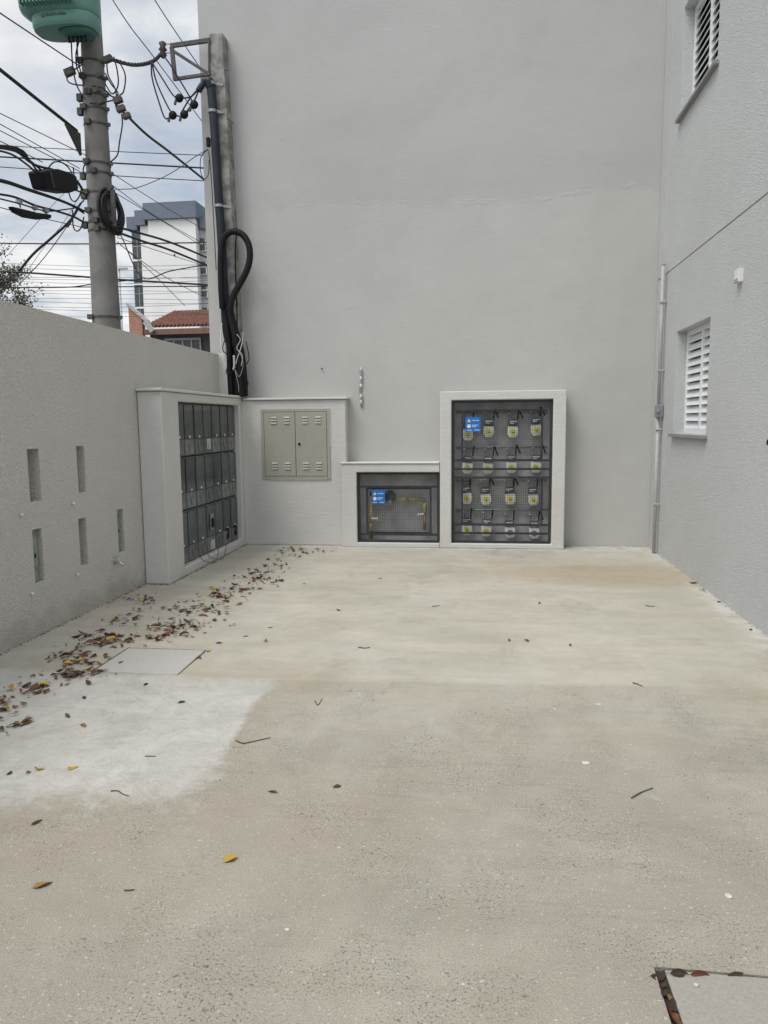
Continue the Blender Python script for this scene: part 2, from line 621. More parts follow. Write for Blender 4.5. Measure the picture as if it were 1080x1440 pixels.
# ------------------------------------------------------------------ the setting
gb = MB().box(-600, 600, -600, 700, -.9, -.30)
tag(gb.build('ground', 'ground'), kind='structure')
tag(MB().box(-13.6, -6.2, -80, 120, -.29, -.14).build('street', 'asphalt'), kind='structure')
tag(MB().box(-6.2, -3.36, -80, 9.05, -.29, -.02).box(-6.2, -3.36, 9.05, 120, -.29, -.02).build('sidewalk', 'pave', bevel=.015), kind='structure')
tag(MB().box(-16, -13.6, -80, 120, -.29, -.02).build('far_sidewalk', 'pave', bevel=.015), kind='structure')

# courtyard floor: one slab with the two pits of the inspection covers
XL, XR, YB = -3.15, 1.97, 9.08
LID1 = (-2.37, -1.805, 4.145, 4.645)
LID2 = (.478, 1.20, 1.30, 1.975)
xs = [XL + i * .06 for i in range(86)]
xs = sorted([x for x in xs if x < XR - .02 and all(abs(x - c) > .012 for c in (LID1[0], LID1[1], LID2[0], LID2[1]))] + [XR, LID1[0], LID1[1], LID2[0], LID2[1]])
ys = [-6 + i * .06 for i in range(252)]
ys = sorted([y for y in ys if y < YB - .02 and all(abs(y - c) > .012 for c in (LID1[2], LID1[3], LID2[2], LID2[3]))] + [YB, LID1[2], LID1[3], LID2[2], LID2[3]])
lids = [LID1, LID2]
fl = relief(xs, ys, lambda u, v: .07 if inr(u, v, lids) else 0., lambda u, v, d: (u, v, -d), .12)
floor = fl.build('courtyard_floor', 'floor', origin=(0, 0, 0))
tag(floor, kind='structure')


def sdpoly(p, poly):
    x, y = p
    d = 1e9
    ins = False
    n = len(poly)
    for i in range(n):
        x0, y0 = poly[i]
        x1, y1 = poly[(i + 1) % n]
        ex, ey = x1 - x0, y1 - y0
        t = max(0, min(1, ((x - x0) * ex + (y - y0) * ey) / (ex * ex + ey * ey)))
        d = min(d, math.hypot(x - x0 - ex * t, y - y0 - ey * t))
        if (y0 > y) != (y1 > y) and x < (x1 - x0) * (y - y0) / (y1 - y0) + x0:
            ins = not ins
    return d if ins else -d


patch = [(-1.20, 4.13), (-1.19, 3.55), (-1.17, 3.21), (-1.16, 2.96), (-1.22, 2.76), (-1.42, 2.66), (-1.75, 2.60), (-2.3, 2.55), (-3.4, 2.5), (-3.4, 4.13)]
me = floor.data
arrs = {k: [] for k in ('patch_edge', 'near_edge', 'foot_edge', 'rust_edge')}
for v in me.vertices:
    x, y = v.co.x, v.co.y
    if y < 5.5:
        lo_ = max(0., min(1., (3.15 - y) / .45)) if x > -1.6 else max(0., min(1., (3.1 - y) / .3))
        tp_ = max(0., min(1., (y - 3.9) / .15))
        arrs['patch_edge'].append(sdpoly((x, y), patch) / (.042 + .24 * lo_ + .05 * tp_))
    else:
        arrs['patch_edge'].append(-9.)
    arrs['near_edge'].append(4.20 + .055 * x - y)
    arrs['foot_edge'].append(min(8.8 - y if y < 8.9 else 0, XR - x))
    arrs['rust_edge'].append(.55 - math.hypot((x - 1.35) / 1.3, (y - 7.45) / .55) * .55)
for k, a in arrs.items():
    at_ = me.attributes.new(k, 'FLOAT', 'POINT')
    at_.data.foreach_set('value', a)

# perimeter wall on the left, with five narrow slots
slots = [(4.861, 5.0, .96, 1.335), (5.503, 5.618, .965, 1.335), (4.858, 4.972, .38, .765), (5.471, 5.585, .385, .763), (6.10, 6.212, .382, .762)]
pw_us = cuts(-6, 8.82, *[(a, b) for a, b, c, d in slots])
pw_vs = cuts(-.1, 2.325, *[(c, d) for a, b, c, d in slots])
pw = thing('perimeter_wall', 'rough grey rendered boundary wall on the left, pierced by five narrow vertical slots', 'wall', (-3.25, 1.4, 0))
wall = relief(pw_us, pw_vs, lambda u, v: .17 if inr(u, v, slots) else 0., lambda u, v, d: (-3.15 - d, u, v), .20)
wall.build('wall', 'left', pw, bevel=.008)
MB().box(-3.15, -3.00, 8.822, 9.075, 0, 2.335).build('end_pier', 'niche', pw, bevel=.01)
for sl, wdt in ((slots[2], .058), (slots[4], .062)):
    a, b, c, d = sl
    sp = MB().box(-3.20, -3.166, a + .003, a + wdt + .016, c + .004, d - .004).build('slot_panel', 'slotp', pw, bevel=.003)
    tag(sp, 'mottled green grey metal strip inside a slot')
    MB().box(-3.166, -3.163, a + .034, a + .05, (c + d) / 2 - .014, (c + d) / 2 + .014).build('keyhole', 'black', sp)
for (px, py), lab in (((28, 724), 'small white plastic plug in the left wall between the two nearest slots'),
                      ((101, 708), 'small white plastic plug in the left wall between the second pair of slots'),
                      ((107, 808), 'small white plastic plug low on the left wall under the second lower slot'),
                      ((43, 835), 'small white plastic plug lowest on the left wall near the floor under the nearest slot')):
    p = at(px, py, 0, -3.15)
    t = thing('wall_plug', lab, 'wall plug', p, 'white plugs in the left wall')
    MB().disc(p + Vector((-.01, 0, 0)), (1, 0, 0), .013, .02, 12).build('collar', 'pvc', t)
    MB().ball(p + Vector((.016, 0, .0)), .0125, 10).build('cap', 'white', t, smooth=True)
# tap under the last slot
p = at(160, 791, 0, -3.15)
t = thing('wall_tap', 'small chrome garden tap on the left wall beneath the last slot', 'tap', p)
MB().tube([p + Vector((-.02, 0, 0)), p + Vector((.05, 0, 0)), p + Vector((.075, 0, -.01)), p + Vector((.085, 0, -.035))], .011, 10).build('spout', 'chrome', t, smooth=True)
MB().tube([p + Vector((.035, 0, 0)), p + Vector((.035, 0, .05))], .006, 8).bar(p + Vector((.035, -.035, .052)), p + Vector((.035, .035, .052)), .012).build('handle', 'chrome', t)
MB().disc(p, (1, 0, 0), .02, .006, 14).build('flange', 'chrome', t)

# right-hand apartment building
wins = [(6.985, 8.125, 1.355, 2.385), (7.09, 8.29, 4.515, 5.55)]
winx = wins + [(2.2, 3.4, 4.515, 5.55)]
gz = [3.062, 6.12]
vs_ = cuts(-.1, 8.6, *[(c, d) for a, b, c, d in winx], *[(z - .006, z + .006) for z in gz])
us_ = cuts(-1, 9.07, *[(a, b) for a, b, c, d in winx], (8.735, 8.747))


def bdepth(u, v):
    if inr(u, v, winx):
        return None
    if 8.735 < u < 8.747 or any(z - .006 < v < z + .006 for z in gz):
        return .012
    return 0.


rb = thing('apartment_building', 'pale grey rough rendered apartment block on the right with louvred windows', 'building', (2.5, 1.5, 0))
relief(us_, vs_, bdepth, lambda u, v, d: (1.97 + d, u, v), .18).build('wall', 'right', rb, bevel=.004)
MB().box(2.16, 9, -1, 9.07, 8.62, 8.8).build('roof', 'cement', rb)
MB().box(8.8, 9, -1, 9.07, -.1, 8.6).box(2.16, 8.79, -1, -.8, -.1, 8.6).box(2.16, 8.79, 8.9, 9.07, -.1, 8.6).build('rear_wall', 'right', rb)
for (a, b, c, d) in winx:
    fx = 2.07
    mb = MB()
    fw = .045
    mb.box(fx, fx + .05, a, a + fw, c, d).box(fx, fx + .05, b - fw, b, c, d).box(fx, fx + .05, a + fw, b - fw, c, c + fw).box(fx, fx + .05, a + fw, b - fw, d - fw, d)
    mm = (a + b) / 2 + .01
    mb.box(fx - .004, fx + .05, mm - .018, mm + .018, c + fw, d - fw)
    w = mb.build('window', 'white_alu', rb, bevel=.003)
    lv = MB()
    n = 12
    pitch = (d - c - 2 * fw) / n
    for i in range(n):
        z0 = c + fw + i * pitch
        for y0, y1 in ((a + fw, mm - .018), (mm + .018, b - fw)):
            lv.add([(fx + .004, y0, z0 + .004), (fx + .004, y1, z0 + .004), (fx + .040, y1, z0 + pitch * .93), (fx + .040, y0, z0 + pitch * .93),
                    (fx + .010, y0, z0), (fx + .010, y1, z0), (fx + .046, y1, z0 + pitch * .9), (fx + .046, y0, z0 + pitch * .9)],
                   [(0, 1, 2, 3), (4, 7, 6, 5), (0, 4, 5, 1), (3, 2, 6, 7), (0, 3, 7, 4), (1, 5, 6, 2)])
    lv.build('louvre', 'white_alu', w)
    MB().box(fx + .075, fx + .08, a - .0, b + .0, c, d).build('pane', 'dark', w)
    MB().box(1.925, fx + .03, a - .055, b + .04, c - .035, c - .001).build('sill', 'sill', w, bevel=.004)
# plate, socket, conduit on it
p = at(1042, 388, 0, 1.97)
t = thing('vent_plate', 'small square white vent plate high on the right wall above the lower window', 'vent', (1.97, p.y, p.z - .05))
MB().box(1.935, 1.975, p.y - .05, p.y + .05, p.z - .05, p.z + .05).build('cover', 'white', t, bevel=.004)
MB().box(1.932, 1.936, p.y - .045, p.y + .045, p.z - .048, p.z - .040).box(1.932, 1.936, p.y - .045, p.y + .045, p.z - .03, p.z - .024).build('grille', 'boxgrey', t)
p = at(1085, 622, 0, 1.97)
t = thing('wall_socket', 'small dark round fitting on the right wall at the photo edge', 'socket', p)
MB().disc(p + Vector((.005, 0, 0)), (-1, 0, 0), .03, .012, 16).build('base', 'boxgrey', t)
MB().disc(p + Vector((-.007, 0, 0)), (-1, 0, 0), .02, .02, 16).build('knob', 'black', t)
t = thing('wall_conduit', 'grey painted vertical conduit pipe with a switch box in the right corner', 'conduit', (1.93, 8.62, 0))
MB().tube([(1.925, 8.62, 0), (1.925, 8.62, 1.52)], .019, 14).tube([(1.925, 8.62, 1.66), (1.925, 8.62, 3.15)], .019, 14).build('pipe', 'pvc', t, smooth=True)
MB().tube([(1.925, 8.62, 3.15), (1.925, 8.62, 3.155)], .024, 14).build('end_cap', 'pvc', t)
b = MB().box(1.895, 1.965, 8.56, 8.68, 1.52, 1.66).build('switch_box', 'boxgrey', t, bevel=.008)
MB().disc((1.905, 8.57, 1.60), (-.3, -1, 0), .024, .03, 16).build('knob', 'boxgrey', b, smooth=False)
for z in (.55, 1.38, 2.02, 2.75):
    MB().box(1.90, 1.968, 8.592, 8.648, z, z + .018).build('clip', 'pvc', t, bevel=.003)

# neighbour's blind gable wall at the back
nb = thing('neighbour_building', 'tall plain light grey painted blind wall across the back', 'building', (-.5, 9.6, 0))
MB().box(-3.35, 8.0, 9.08, 20, -.1, 8.5).build('wall', 'back', nb)
MB().box(-3.40, 8.05, 9.03, 20.05, 8.502, 8.65).build('coping', 'cement', nb, bevel=.01)

# slightly lighter smear and nail stain on the wall
p = at(508, 545, 1, 9.08)
t = thing('rebar_stub', 'thin rusty old steel rod fixed upright on the back wall above the gas cabinets', 'rod', (p.x, 9.07, p.z - .24))
z0, z1 = at(508, 572, 1, 9.08).z, at(508, 518, 1, 9.08).z
MB().tube([(p.x + .012 * math.sin(k * 1.3), 9.068, z0 + (z1 - z0) * k / 8) for k in range(9)], .013, 8).build('rod', 'gal', t, smooth=True)
for k in (.12, .28, .55, .74, .97):
    MB().ball((p.x, 9.062, z0 + (z1 - z0) * k), .017, 8, (1, .8, 1.5)).build('mortar_dab', 'chip', t, smooth=True)


p = at(453, 518, 1, 9.08)
t = thing('wall_nail', 'small dark nail in the back wall above the beige steel cabinet', 'nail', p)
MB().tube([p + Vector((0, .01, 0)), p + Vector((0, -.02, -.004))], .006, 8).build('shank', 'rust', t)
MB().disc(p + Vector((0, -.02, -.004)), (0, -1, 0), .011, .004, 10).build('head', 'rust', t)


# ------------------------------------------------------------------ masonry niches
def niche(u0, u1, v0, v1, holes, mapf, T, name, parent, m='niche', bev=.012, back=None):
    us = cuts(u0, u1, *[(h[0], h[1]) for h in holes])
    vs = cuts(v0, v1, *[(h[2], h[3]) for h in holes])
    hs = [h for h in holes]
    o = relief(us, vs, lambda u, v: (T - .02) if inr(u, v, hs) else 0., mapf, T).build(name, m, parent, bevel=bev, seg=3)
    return o


# electricity meters on the left wall
ec = thing('electricity_cabinet', 'grey masonry meter cabinet built out from the left wall, holding rows of electricity meters', 'meter cabinet', (-3.0, 7.7, 0))
EH = (6.965, 8.80, .085, 1.715)
niche(6.58, 8.897, 0, 1.80, [EH], lambda u, v, d: (-2.91 - d, u, v), .235, 'masonry_frame', ec)
MB().box(-3.146, -2.895, 6.55, 8.87, 1.803, 1.83).build('top_slab', 'slab', ec, bevel=.006)
# box root at its bottom-centre on the plane X=-2.99, faces +X
NR, NC = 3, 7
cw = (EH[1] - EH[0]) / NC
rh = (EH[3] - EH[2]) / NR
ord_ = ['first', 'second', 'third', 'fourth', 'fifth', 'sixth', 'seventh']
rown = ['bottom', 'middle', 'top']


def make_meter_box():
    t = thing('electricity_meter', 'x', 'electricity meter', (0, 0, 0), 'electricity meters in the left cabinet')
    w = cw / 2 - .006
    h = rh - .010
    MB().box(-.10, -.01, -w, w, 0, h).build('body', 'mbox', t, bevel=.006)
    MB().box(-.009, .006, -w + .008, w - .008, h * .32, h - .012).build('window', 'mglass', t, bevel=.005)
    f = MB().add([(-.009, -w + .01, .01), (-.009, w - .01, .01), (-.009, w - .02, h * .32), (-.009, -w + .02, h * .32),
                  (.006, -w + .014, .014), (.006, w - .014, .014), (.010, w - .03, h * .31), (.010, -w + .03, h * .31)],
                 [(0, 1, 2, 3), (4, 5, 6, 7), (0, 1, 5, 4), (1, 2, 6, 5), (2, 3, 7, 6), (3, 0, 4, 7)]).build('flap', 'mflap', t, bevel=.003)
    MB().tube([(.010, -.03, h * .28), (.016, -.02, h * .12), (.012, .0, h * .07)], .004, 6).build('seal_wire', 'gal', f)
    MB().disc((.005, 0, h * .36), (1, 0, 0), .012, .008, 12).build('seal_knob', 'white', t)
    return t


em0 = make_meter_box()
k = 0
for r in range(NR):
    for c in range(NC):
        yy = EH[0] + cw * (c + .5)
        zz = EH[2] + rh * r + .004
        extra = ''
        if (r, c) == (2, 3):
            extra = ', with paper sticker'
        elif (r, c) == (0, 3):
            extra = ', with breaker and paper label'
        elif r == 0 and c in (5, 6):
            extra = ', with small black slot'
        lab = 'grey electricity meter box, %s from camera in %s row%s' % (ord_[c], rown[r], extra)
        loc = (-2.975 + random.uniform(-.003, .003), yy, zz)
        rot = (random.uniform(-.006, .006), 0, random.uniform(-.012, .012))
        sk = ('seal_knob',) if c == 3 else ()
        if k == 0:
            first = dup(em0, loc, lab, sk, rot)
        else:
            dup(em0, loc, lab, sk, rot)
        k += 1
        root = [o for o in COL.objects if o.get('label') == lab][0]
        if (r, c) == (2, 3):
            s_ = MB().box(.012, .015, -.055, .055, .05, .16).build('paper_sticker', 'paper', None, origin=(0, 0, 0))
            s_.parent = root
            q_ = MB()
            for i in range(4):
                q_.box(.0155, .0165, -.045, .045 - .02 * (i % 2), .065 + i * .022, .073 + i * .022)
            q_ = q_.build('print', 'boxgrey', None, origin=(0, 0, 0))
            q_.parent = s_
        if (r, c) == (0, 3):
            s_ = MB().box(.0125, .016, -.05, .05, .24, .42).build('breaker_plate', 'boxgrey', None, origin=(0, 0, 0), bevel=.003)
            s_.parent = root
            q_ = MB().box(.0165, .03, -.022, .03, .27, .37).build('breaker', 'black', None, origin=(0, 0, 0))
            q_.parent = s_
            s_ = MB().box(.012, .015, -.06, .06, .03, .13).build('paper_sticker', 'paper', None, origin=(0, 0, 0))
            s_.parent = root
        if r == 0 and c in (5, 6):
            s_ = MB().box(.011, .02, -.03, .025, .06, .19).build('breaker', 'black', None, origin=(0, 0, 0), bevel=.003)
            s_.parent = root
for ch in list(em0.children):
    for g in list(ch.children):
        bpy.data.objects.remove(g)
    bpy.data.objects.remove(ch)
bpy.data.objects.remove(em0)
for i, (y0, y1, dz) in enumerate(((7.35, 7.9, .0), (7.55, 8.15, .02))):
    pts = smoothpts([(-2.90, y0, .13), (-2.88, y0 + .05, .07), (-2.85, (y0 + y1) / 2, .012), (-2.88, y1 - .1, .05), (-2.90, y1, .12)])
    tag(MB().tube(pts, .0035, 6).build('loose_wire', 'cablegrey', smooth=True), 'thin black wire looping out below the electricity meters, %s of two' % ('nearer' if i == 0 else 'farther'), 'wire', 'loose wires under the meters')

# panel niche with the beige two-door steel cabinet
pn = thing('panel_niche', 'low light grey masonry block in the back left corner carrying a beige steel cabinet', 'masonry block', (-2.3, 9.0, 0))
PH = (-2.672, -1.82, .815, 1.668)
MB().box(-3.12, -1.625, 8.90, 9.078, 0, 1.775).build('masonry_block', 'niche', pn, bevel=.012, seg=3)
MB().box(-2.89, -1.60, 8.872, 9.078, 1.777, 1.803).build('top_slab', 'slab', pn, bevel=.006)
sp = thing('steel_cabinet', 'beige steel cabinet with two louvred doors and a round lock, set in the corner block', 'cabinet', (-2.24, 8.9, .815))
a, b, c, d = PH
fw = .036
MB().box(a, a + fw, 8.885, 8.899, c, d).box(b - fw, b, 8.885, 8.899, c, d).box(a + fw, b - fw, 8.885, 8.899, c, c + fw).box(a + fw, b - fw, 8.885, 8.899, d - fw, d).build('frame', 'cream', sp, bevel=.003)
for q_ in ((a - .007, a - .0005, c + .05, c + .30), (a - .006, a - .0005, c + .55, c + .8), (b + .0005, b + .007, c + .4, d), (a + .1, b - .05, c - .007, c - .0005)):
    MB().box(q_[0], q_[1], 8.888, 8.8985, q_[2], q_[3]).build('mortar_edge', 'chip', sp)
mid = -2.245
for (x0, x1) in ((a + fw + .004, mid - .003), (mid + .003, b - fw - .004)):
    dr = MB().box(x0, x1, 8.882, 8.898, c + fw + .004, d - fw - .004).build('door', 'cream', sp, bevel=.003)
    for z in (c + .125, d - .175):
        for xc in (x0 + (x1 - x0) * .32, x0 + (x1 - x0) * .74):
            lv = MB()
            for i in range(3):
                zz = z + i * .033
                lv.add([(xc - .04, 8.8815, zz), (xc + .04, 8.8815, zz), (xc + .032, 8.870, zz - .001), (xc - .032, 8.870, zz - .001), (xc - .036, 8.8815, zz + .016), (xc + .036, 8.8815, zz + .016)],
                       [(0, 1, 2, 3), (3, 2, 5, 4), (0, 3, 4), (1, 5, 2)])
            lv.build('louvre', 'cream', dr)
    if x0 > -2.3:
        q = at(421, 624.5, 1, 8.88)
        lk = MB().disc((q.x, 8.8825, q.z), (0, -1, 0), .016, .008, 18).build('lock', 'black', dr)
MB().box(a + fw, b - fw, 8.8925, 8.8985, c + fw, d - fw).build('seam_shadow_gap', 'black', sp)


# ------------------------------------------------------------------ gas niches
BLK = lambda u, v, d: (u, 8.80 + d, v)
SG = (-1.488, -.494, .055, .905)
TG = (-.355, .808, .058, 1.742)
gs = thing('regulator_niche', 'low light grey masonry niche housing the gas regulator behind an iron grille', 'masonry niche', (-1.08, 8.94, 0))
niche(-1.672, -.494, 0, 1.005, [(SG[0], -.60, SG[2], SG[3]), (-.60, SG[1], SG[2], SG[3])], BLK, .275, 'masonry_frame', gs)
MB().box(-1.685, -.50, 8.787, 9.078, 1.007, 1.022).build('top_slab', 'slab', gs, bevel=.005)
tg = thing('meter_niche', 'tall light grey masonry niche housing sixteen gas meters behind an iron grille', 'masonry niche', (.23, 8.94, 0))
niche(-.49, .955, 0, 1.845, [TG], BLK, .275, 'masonry_frame', tg)
# darker grey sheets backing the recesses, their colour standing in for shade
MB().box(SG[0] + .001, SG[1] - .001, 9.045, 9.0535, SG[2] + .001, SG[3] - .001).build('recess_shade', 'cement', gs)
MB().box(TG[0] + .001, TG[1] - .001, 9.045, 9.0535, TG[2] + .001, TG[3] - .001).build('recess_shade', 'cement', tg)


def grille(name, label, rect, y, hbars, inner, loc, hinge=None):
    t = thing(name, label, 'grille door', loc)
    a, b, c, d = rect
    w = .028
    MB().box(a + .004, a + .004 + w, y, y + .03, c, d - .004).box(b - .004 - w, b - .004, y, y + .03, c, d - .004) \
        .box(a + .004 + w, b - .004 - w, y, y + .03, c, c + w).box(a + .004 + w, b - .004 - w, y, y + .03, d - .004 - w, d - .004).build('frame', 'gate', t, bevel=.003)
    for z in hbars:
        MB().box(a + .034, b - .034, y + .002, y + .024, z - .0125, z + .0125).build('cross_bar', 'gate', t)
    for (ia, ib, ic, id_) in inner:
        f = MB()
        for xx in (ia, ib):
            f.box(xx - .011, xx + .011, y + .026, y + .046, ic - .012, id_ + .012)
        for zz in (ic, id_):
            f.box(ia + .0112, ib - .0112, y + .026, y + .046, zz - .011, zz + .011)
        f.build('mesh_frame', 'gate', t)
        g = MB()
        s = .0262
        n = int((ib - ia) / s)
        for i in range(1, n):
            xx = ia + (ib - ia) * i / n
            g.bar((xx, y + .036, ic), (xx, y + .036, id_), .0024)
        n = int((id_ - ic) / s)
        for i in range(1, n):
            zz = ic + (id_ - ic) * i / n
            g.bar((ia, y + .0395, zz), (ib, y + .0395, zz), .0024)
        g.build('wire_mesh', 'mesh', t)
    for z in (c + .2, d - .2):
        MB().tube([(a + .012, y - .006, z - .035), (a + .012, y - .006, z + .035)], .009, 10).build('hinge', 'gate', t)
    return t


zA = lambda y, Y=8.85: at(600, y, 1, Y).z
grille('low_grille', 'low dark iron grille door with wire mesh and a blue sign', SG, 8.845,
       [zA(684.5), zA(752)], [(at(516, 700, 1, 8.87).x, at(605.5, 700, 1, 8.87).x, zA(750), zA(687))], (-1.0, 8.85, SG[2]))
zB = lambda y, Y=8.85: at(706, y, 1, Y).z
grille('tall_grille', 'tall dark iron grille door with wire mesh over the sixteen gas meters', TG, 8.845,
       [zB(647.5), zB(659.6), zB(671.5), zB(738), zB(750)], [(at(650, 620, 1, 8.87).x, at(762, 620, 1, 8.87).x, zB(647), zB(577)), (at(650, 700, 1, 8.87).x, at(762, 700, 1, 8.87).x, zB(738), zB(672))], (.2, 8.85, TG[2]))


def sign(px0, py0, px1, py1, label):
    p0, p1 = at(px0, py0, 1, 8.835), at(px1, py1, 1, 8.835)
    x0, x1, z1, z0 = p0.x, p1.x, p0.z, p1.z
    w, h = x1 - x0, z1 - z0
    t = thing('safety_sign', label, 'sign', ((x0 + x1) / 2, 8.835, z0), 'blue notices on the gas grilles')
    MB().box(x0, x1, 8.834, 8.838, z0, z1).build('plate', 'blue', t, bevel=.001)
    tri = MB()
    mp = lambda u, v, d: (x0 + w * u, 8.8335 - d, z0 + h * v)
    tri.prism([(.12, .66), (.36, .66), (.24, .88)], mp, 0, .001)
    tri.build('warning_triangle', 'signy', t)
    MB().prism([(.24 + .13 * math.cos(i * math.pi / 8), .38 + .13 * w / h * math.sin(i * math.pi / 8)) for i in range(16)], mp, 0, .001).build('round_symbol', 'white', t)
    tx = MB()
    for (u0, u1, v) in ((.44, .9, .76), (.44, .86, .44), (.44, .72, .34), (.10, .42, .10), (.60, .94, .11)):
        u = u0
        while u < u1 - .03:
            du = random.uniform(.04, .09)
            tx.prism([(u, v - .022), (min(u + du, u1), v - .022), (min(u + du, u1), v + .03), (u, v + .03)], mp, 0, .001)
            u += du + .02
    tx.build('lettering', 'white', t)
    MB().bar((x0 + .02, 8.835, z1 - .002), (x0 + .02, 8.86, z1 + .02), .004).bar((x1 - .02, 8.835, z1 - .002), (x1 - .02, 8.86, z1 + .02), .004).build('tie', 'black', t)


sign(522.5, 689.5, 541.5, 708.5, 'blue notice with white lettering hung on the low gas grille')
sign(654.5, 586.5, 675.5, 607, 'blue notice with white lettering hung on the tall gas grille')

# gas meters
ymet = 8.985


def make_gas_meter():
    t = thing('gas_meter', 'x', 'gas meter', (0, 0, 0), 'gas meters in the tall niche')
    mp = lambda u, v, d: (u, -d, v)
    MB().prism([(-.062, .05), (-.062, -.03), (-.034, -.068), (.034, -.068), (.062, -.03), (.062, .05), (.05, .066), (-.05, .066)], mp, -.04, .035).build('body', 'mbody', t, bevel=.008)
    r_ = MB().disc((0, -.0355, 0), (0, -1, 0), .046, .010, 20).build('dial_ring', 'mbody', t)
    MB().disc((0, -.0458, 0), (0, -1, 0), .034, .003, 20).build('dial', 'dial', r_)
    MB().disc((0.004, -.049, -.006), (0, -1, 0), .010, .003, 12).build('dial_hand', 'plate', r_)
    pl = MB().box(-.05, .05, -.055, -.012, .088, .142).build('name_plate', 'plate', t, bevel=.003)
    MB().box(-.04, .04, -.057, -.0553, .116, .130).box(-.04, .012, -.057, -.0553, .098, .106).build('print', 'mbody', pl)
    MB().tube([(-.045, 0, .066), (-.045, 0, .235)], .010, 10).build('inlet_pipe', 'gal', t, smooth=True)
    MB().tube([(.045, 0, .066), (.045, 0, .16), (.045, .01, .18)], .010, 10).build('outlet_pipe', 'gal', t, smooth=True)
    MB().ball((-.045, -.004, .215), .019, 10).build('union_nut', 'gal', t, smooth=True)
    MB().add([(.042, -.05, .15), (.060, -.05, .15), (.072, -.055, .268), (.054, -.055, .268), (.042, -.046, .15), (.060, -.046, .15), (.072, -.051, .268), (.054, -.051, .268)],
             [(0, 1, 2, 3), (4, 5, 6, 7), (0, 1, 5, 4), (1, 2, 6, 5), (2, 3, 7, 6), (3, 0, 4, 7)]).build('strap', 'black', t)
    MB().add([(.056, -.052, .262), (.072, -.052, .270), (.115, -.056, .165), (.100, -.056, .158), (.056, -.049, .262), (.072, -.049, .270), (.115, -.053, .165), (.100, -.053, .158)],
             [(0, 1, 2, 3), (4, 5, 6, 7), (0, 1, 5, 4), (1, 2, 6, 5), (2, 3, 7, 6), (3, 0, 4, 7)]).build('strap_tail', 'black', t)
    return t


gm0 = make_gas_meter()
mx = [[657.5, 687, 721, 754], [657, 686, 719.5, 754], [656.5, 683.5, 718, 750.5], [657, 683.5, 717.5, 751.5]]
my = [[611.5, 607, 607.5, 605], [658.5, 659, 657.5, 657], [701, 702.5, 702, 703], [745, 747, 749, 750]]
rn = ['top', 'second', 'third', 'bottom']
for r in range(4):
    for c in range(4):
        p = at(mx[r][c], my[r][c], 1, ymet - .045)
        what = 'gas meter with yellow dial'
        if r == 3 and c >= 2:
            what = 'gas meter with grey dial'
        extra = ', behind the sign' if (r, c) == (0, 0) else ''
        lab = '%s in the %s row, %s column from left%s' % (what, rn[r], ord_[c], extra)
        sk = []
        if (c == 0) or (r == 3 and c < 3) or (r == 2 and c == 3):
            sk.append('strap_tail')
        if r == 3 and c >= 2:
            sk.append('dial_none')
        g = dup(gm0, (p.x, ymet, p.z), lab, sk, (0, random.uniform(-.09, .09), random.uniform(-.10, .10)))
        if r == 3 and c >= 2:
            for ch in g.children_recursive:
                if ch.name.startswith('dial') and not ch.name.startswith(('dial_ring', 'dial_hand')):
                    ch.data = ch.data.copy()
                    ch.data.materials[0] = MT['boxgrey']
for ch in list(gm0.children_recursive):
    bpy.data.objects.remove(ch)
bpy.data.objects.remove(gm0)
mf = thing('gas_manifold', 'grey gas supply pipes running across the tall niche behind the meters', 'pipes', (.2, 9.0, .2))
for py_, off in ((579, .0), (629.5, .0), (676, 0), (717.5, .0)):
    a0, a1 = at(641, py_, 1, 9.0), at(770, py_ - 1, 1, 9.0)
    MB().tube([a0, (a0 + a1) / 2 + Vector((0, 0, .006)), a1], .012, 10).build('pipe', 'gal', mf, smooth=True)
# regulator set in the low niche
yr = 8.965
rg = thing('gas_regulator', 'yellow and brass gas pipework with a dark regulator in the low niche', 'gas regulator', (-1.0, 8.95, .06))
P = lambda x, y: at(x, y, 1, yr)
MB().tube([P(522, 758), P(522, 735)], .020, 12).build('inlet_pipe', 'brass', rg, smooth=True)
MB().tube([P(522, 735), P(522, 697)], .016, 12).build('riser_pipe', 'yellow', rg, smooth=True)
MB().tube(smoothpts([P(522, 697), P(524, 691), P(533, 700), P(546, 701)]), .016, 12).build('elbow_pipe', 'black', rg, smooth=True)
b = MB().disc(P(549, 699) + Vector((0, .04, 0)), (0, -1, 0), .065, .08, 18).disc(P(549, 699) + Vector((0, 0, -.07)), (0, 0, 1), .03, .15, 14).build('regulator_body', 'plate', rg, bevel=.004)
MB().disc(P(549, 706) + Vector((0, -.03, 0)), (0, -1, 0), .03, .02, 14).build('gauge', 'boxgrey', b)
MB().tube([P(555, 702), P(594, 702)], .013, 12).build('crossing_pipe', 'yellow', rg, smooth=True)
MB().ball(P(573, 703), .026, 10).build('joint', 'boxgrey', rg, smooth=True)
MB().tube(smoothpts([P(592, 702), P(596, 703), P(597, 708)], 4), .016, 12).build('elbow_pipe', 'gal', rg, smooth=True)
MB().tube([P(597, 707), P(597, 717)], .020, 12).build('union_pipe', 'yellow', rg, smooth=True)
MB().tube([P(597, 717), P(597, 722)], .022, 12).build('union_nut', 'gal', rg, smooth=True)
MB().tube([P(597, 722), P(597, 745)], .018, 12).build('outlet_pipe', 'brass', rg, smooth=True)
for (x, y, dx) in ((522, 728, 9), (597, 722, -9)):
    q0, q1 = P(x, y), P(x + dx, y + 1)
    MB().bar(q0 + Vector((0, -.025, 0)), q1 + Vector((0, -.025, 0)), .01, .022).bar(q1 + Vector((0, -.025, -.02)), q1 + Vector((0, -.025, .02)), .01, .016).build('valve_handle', 'white', rg)

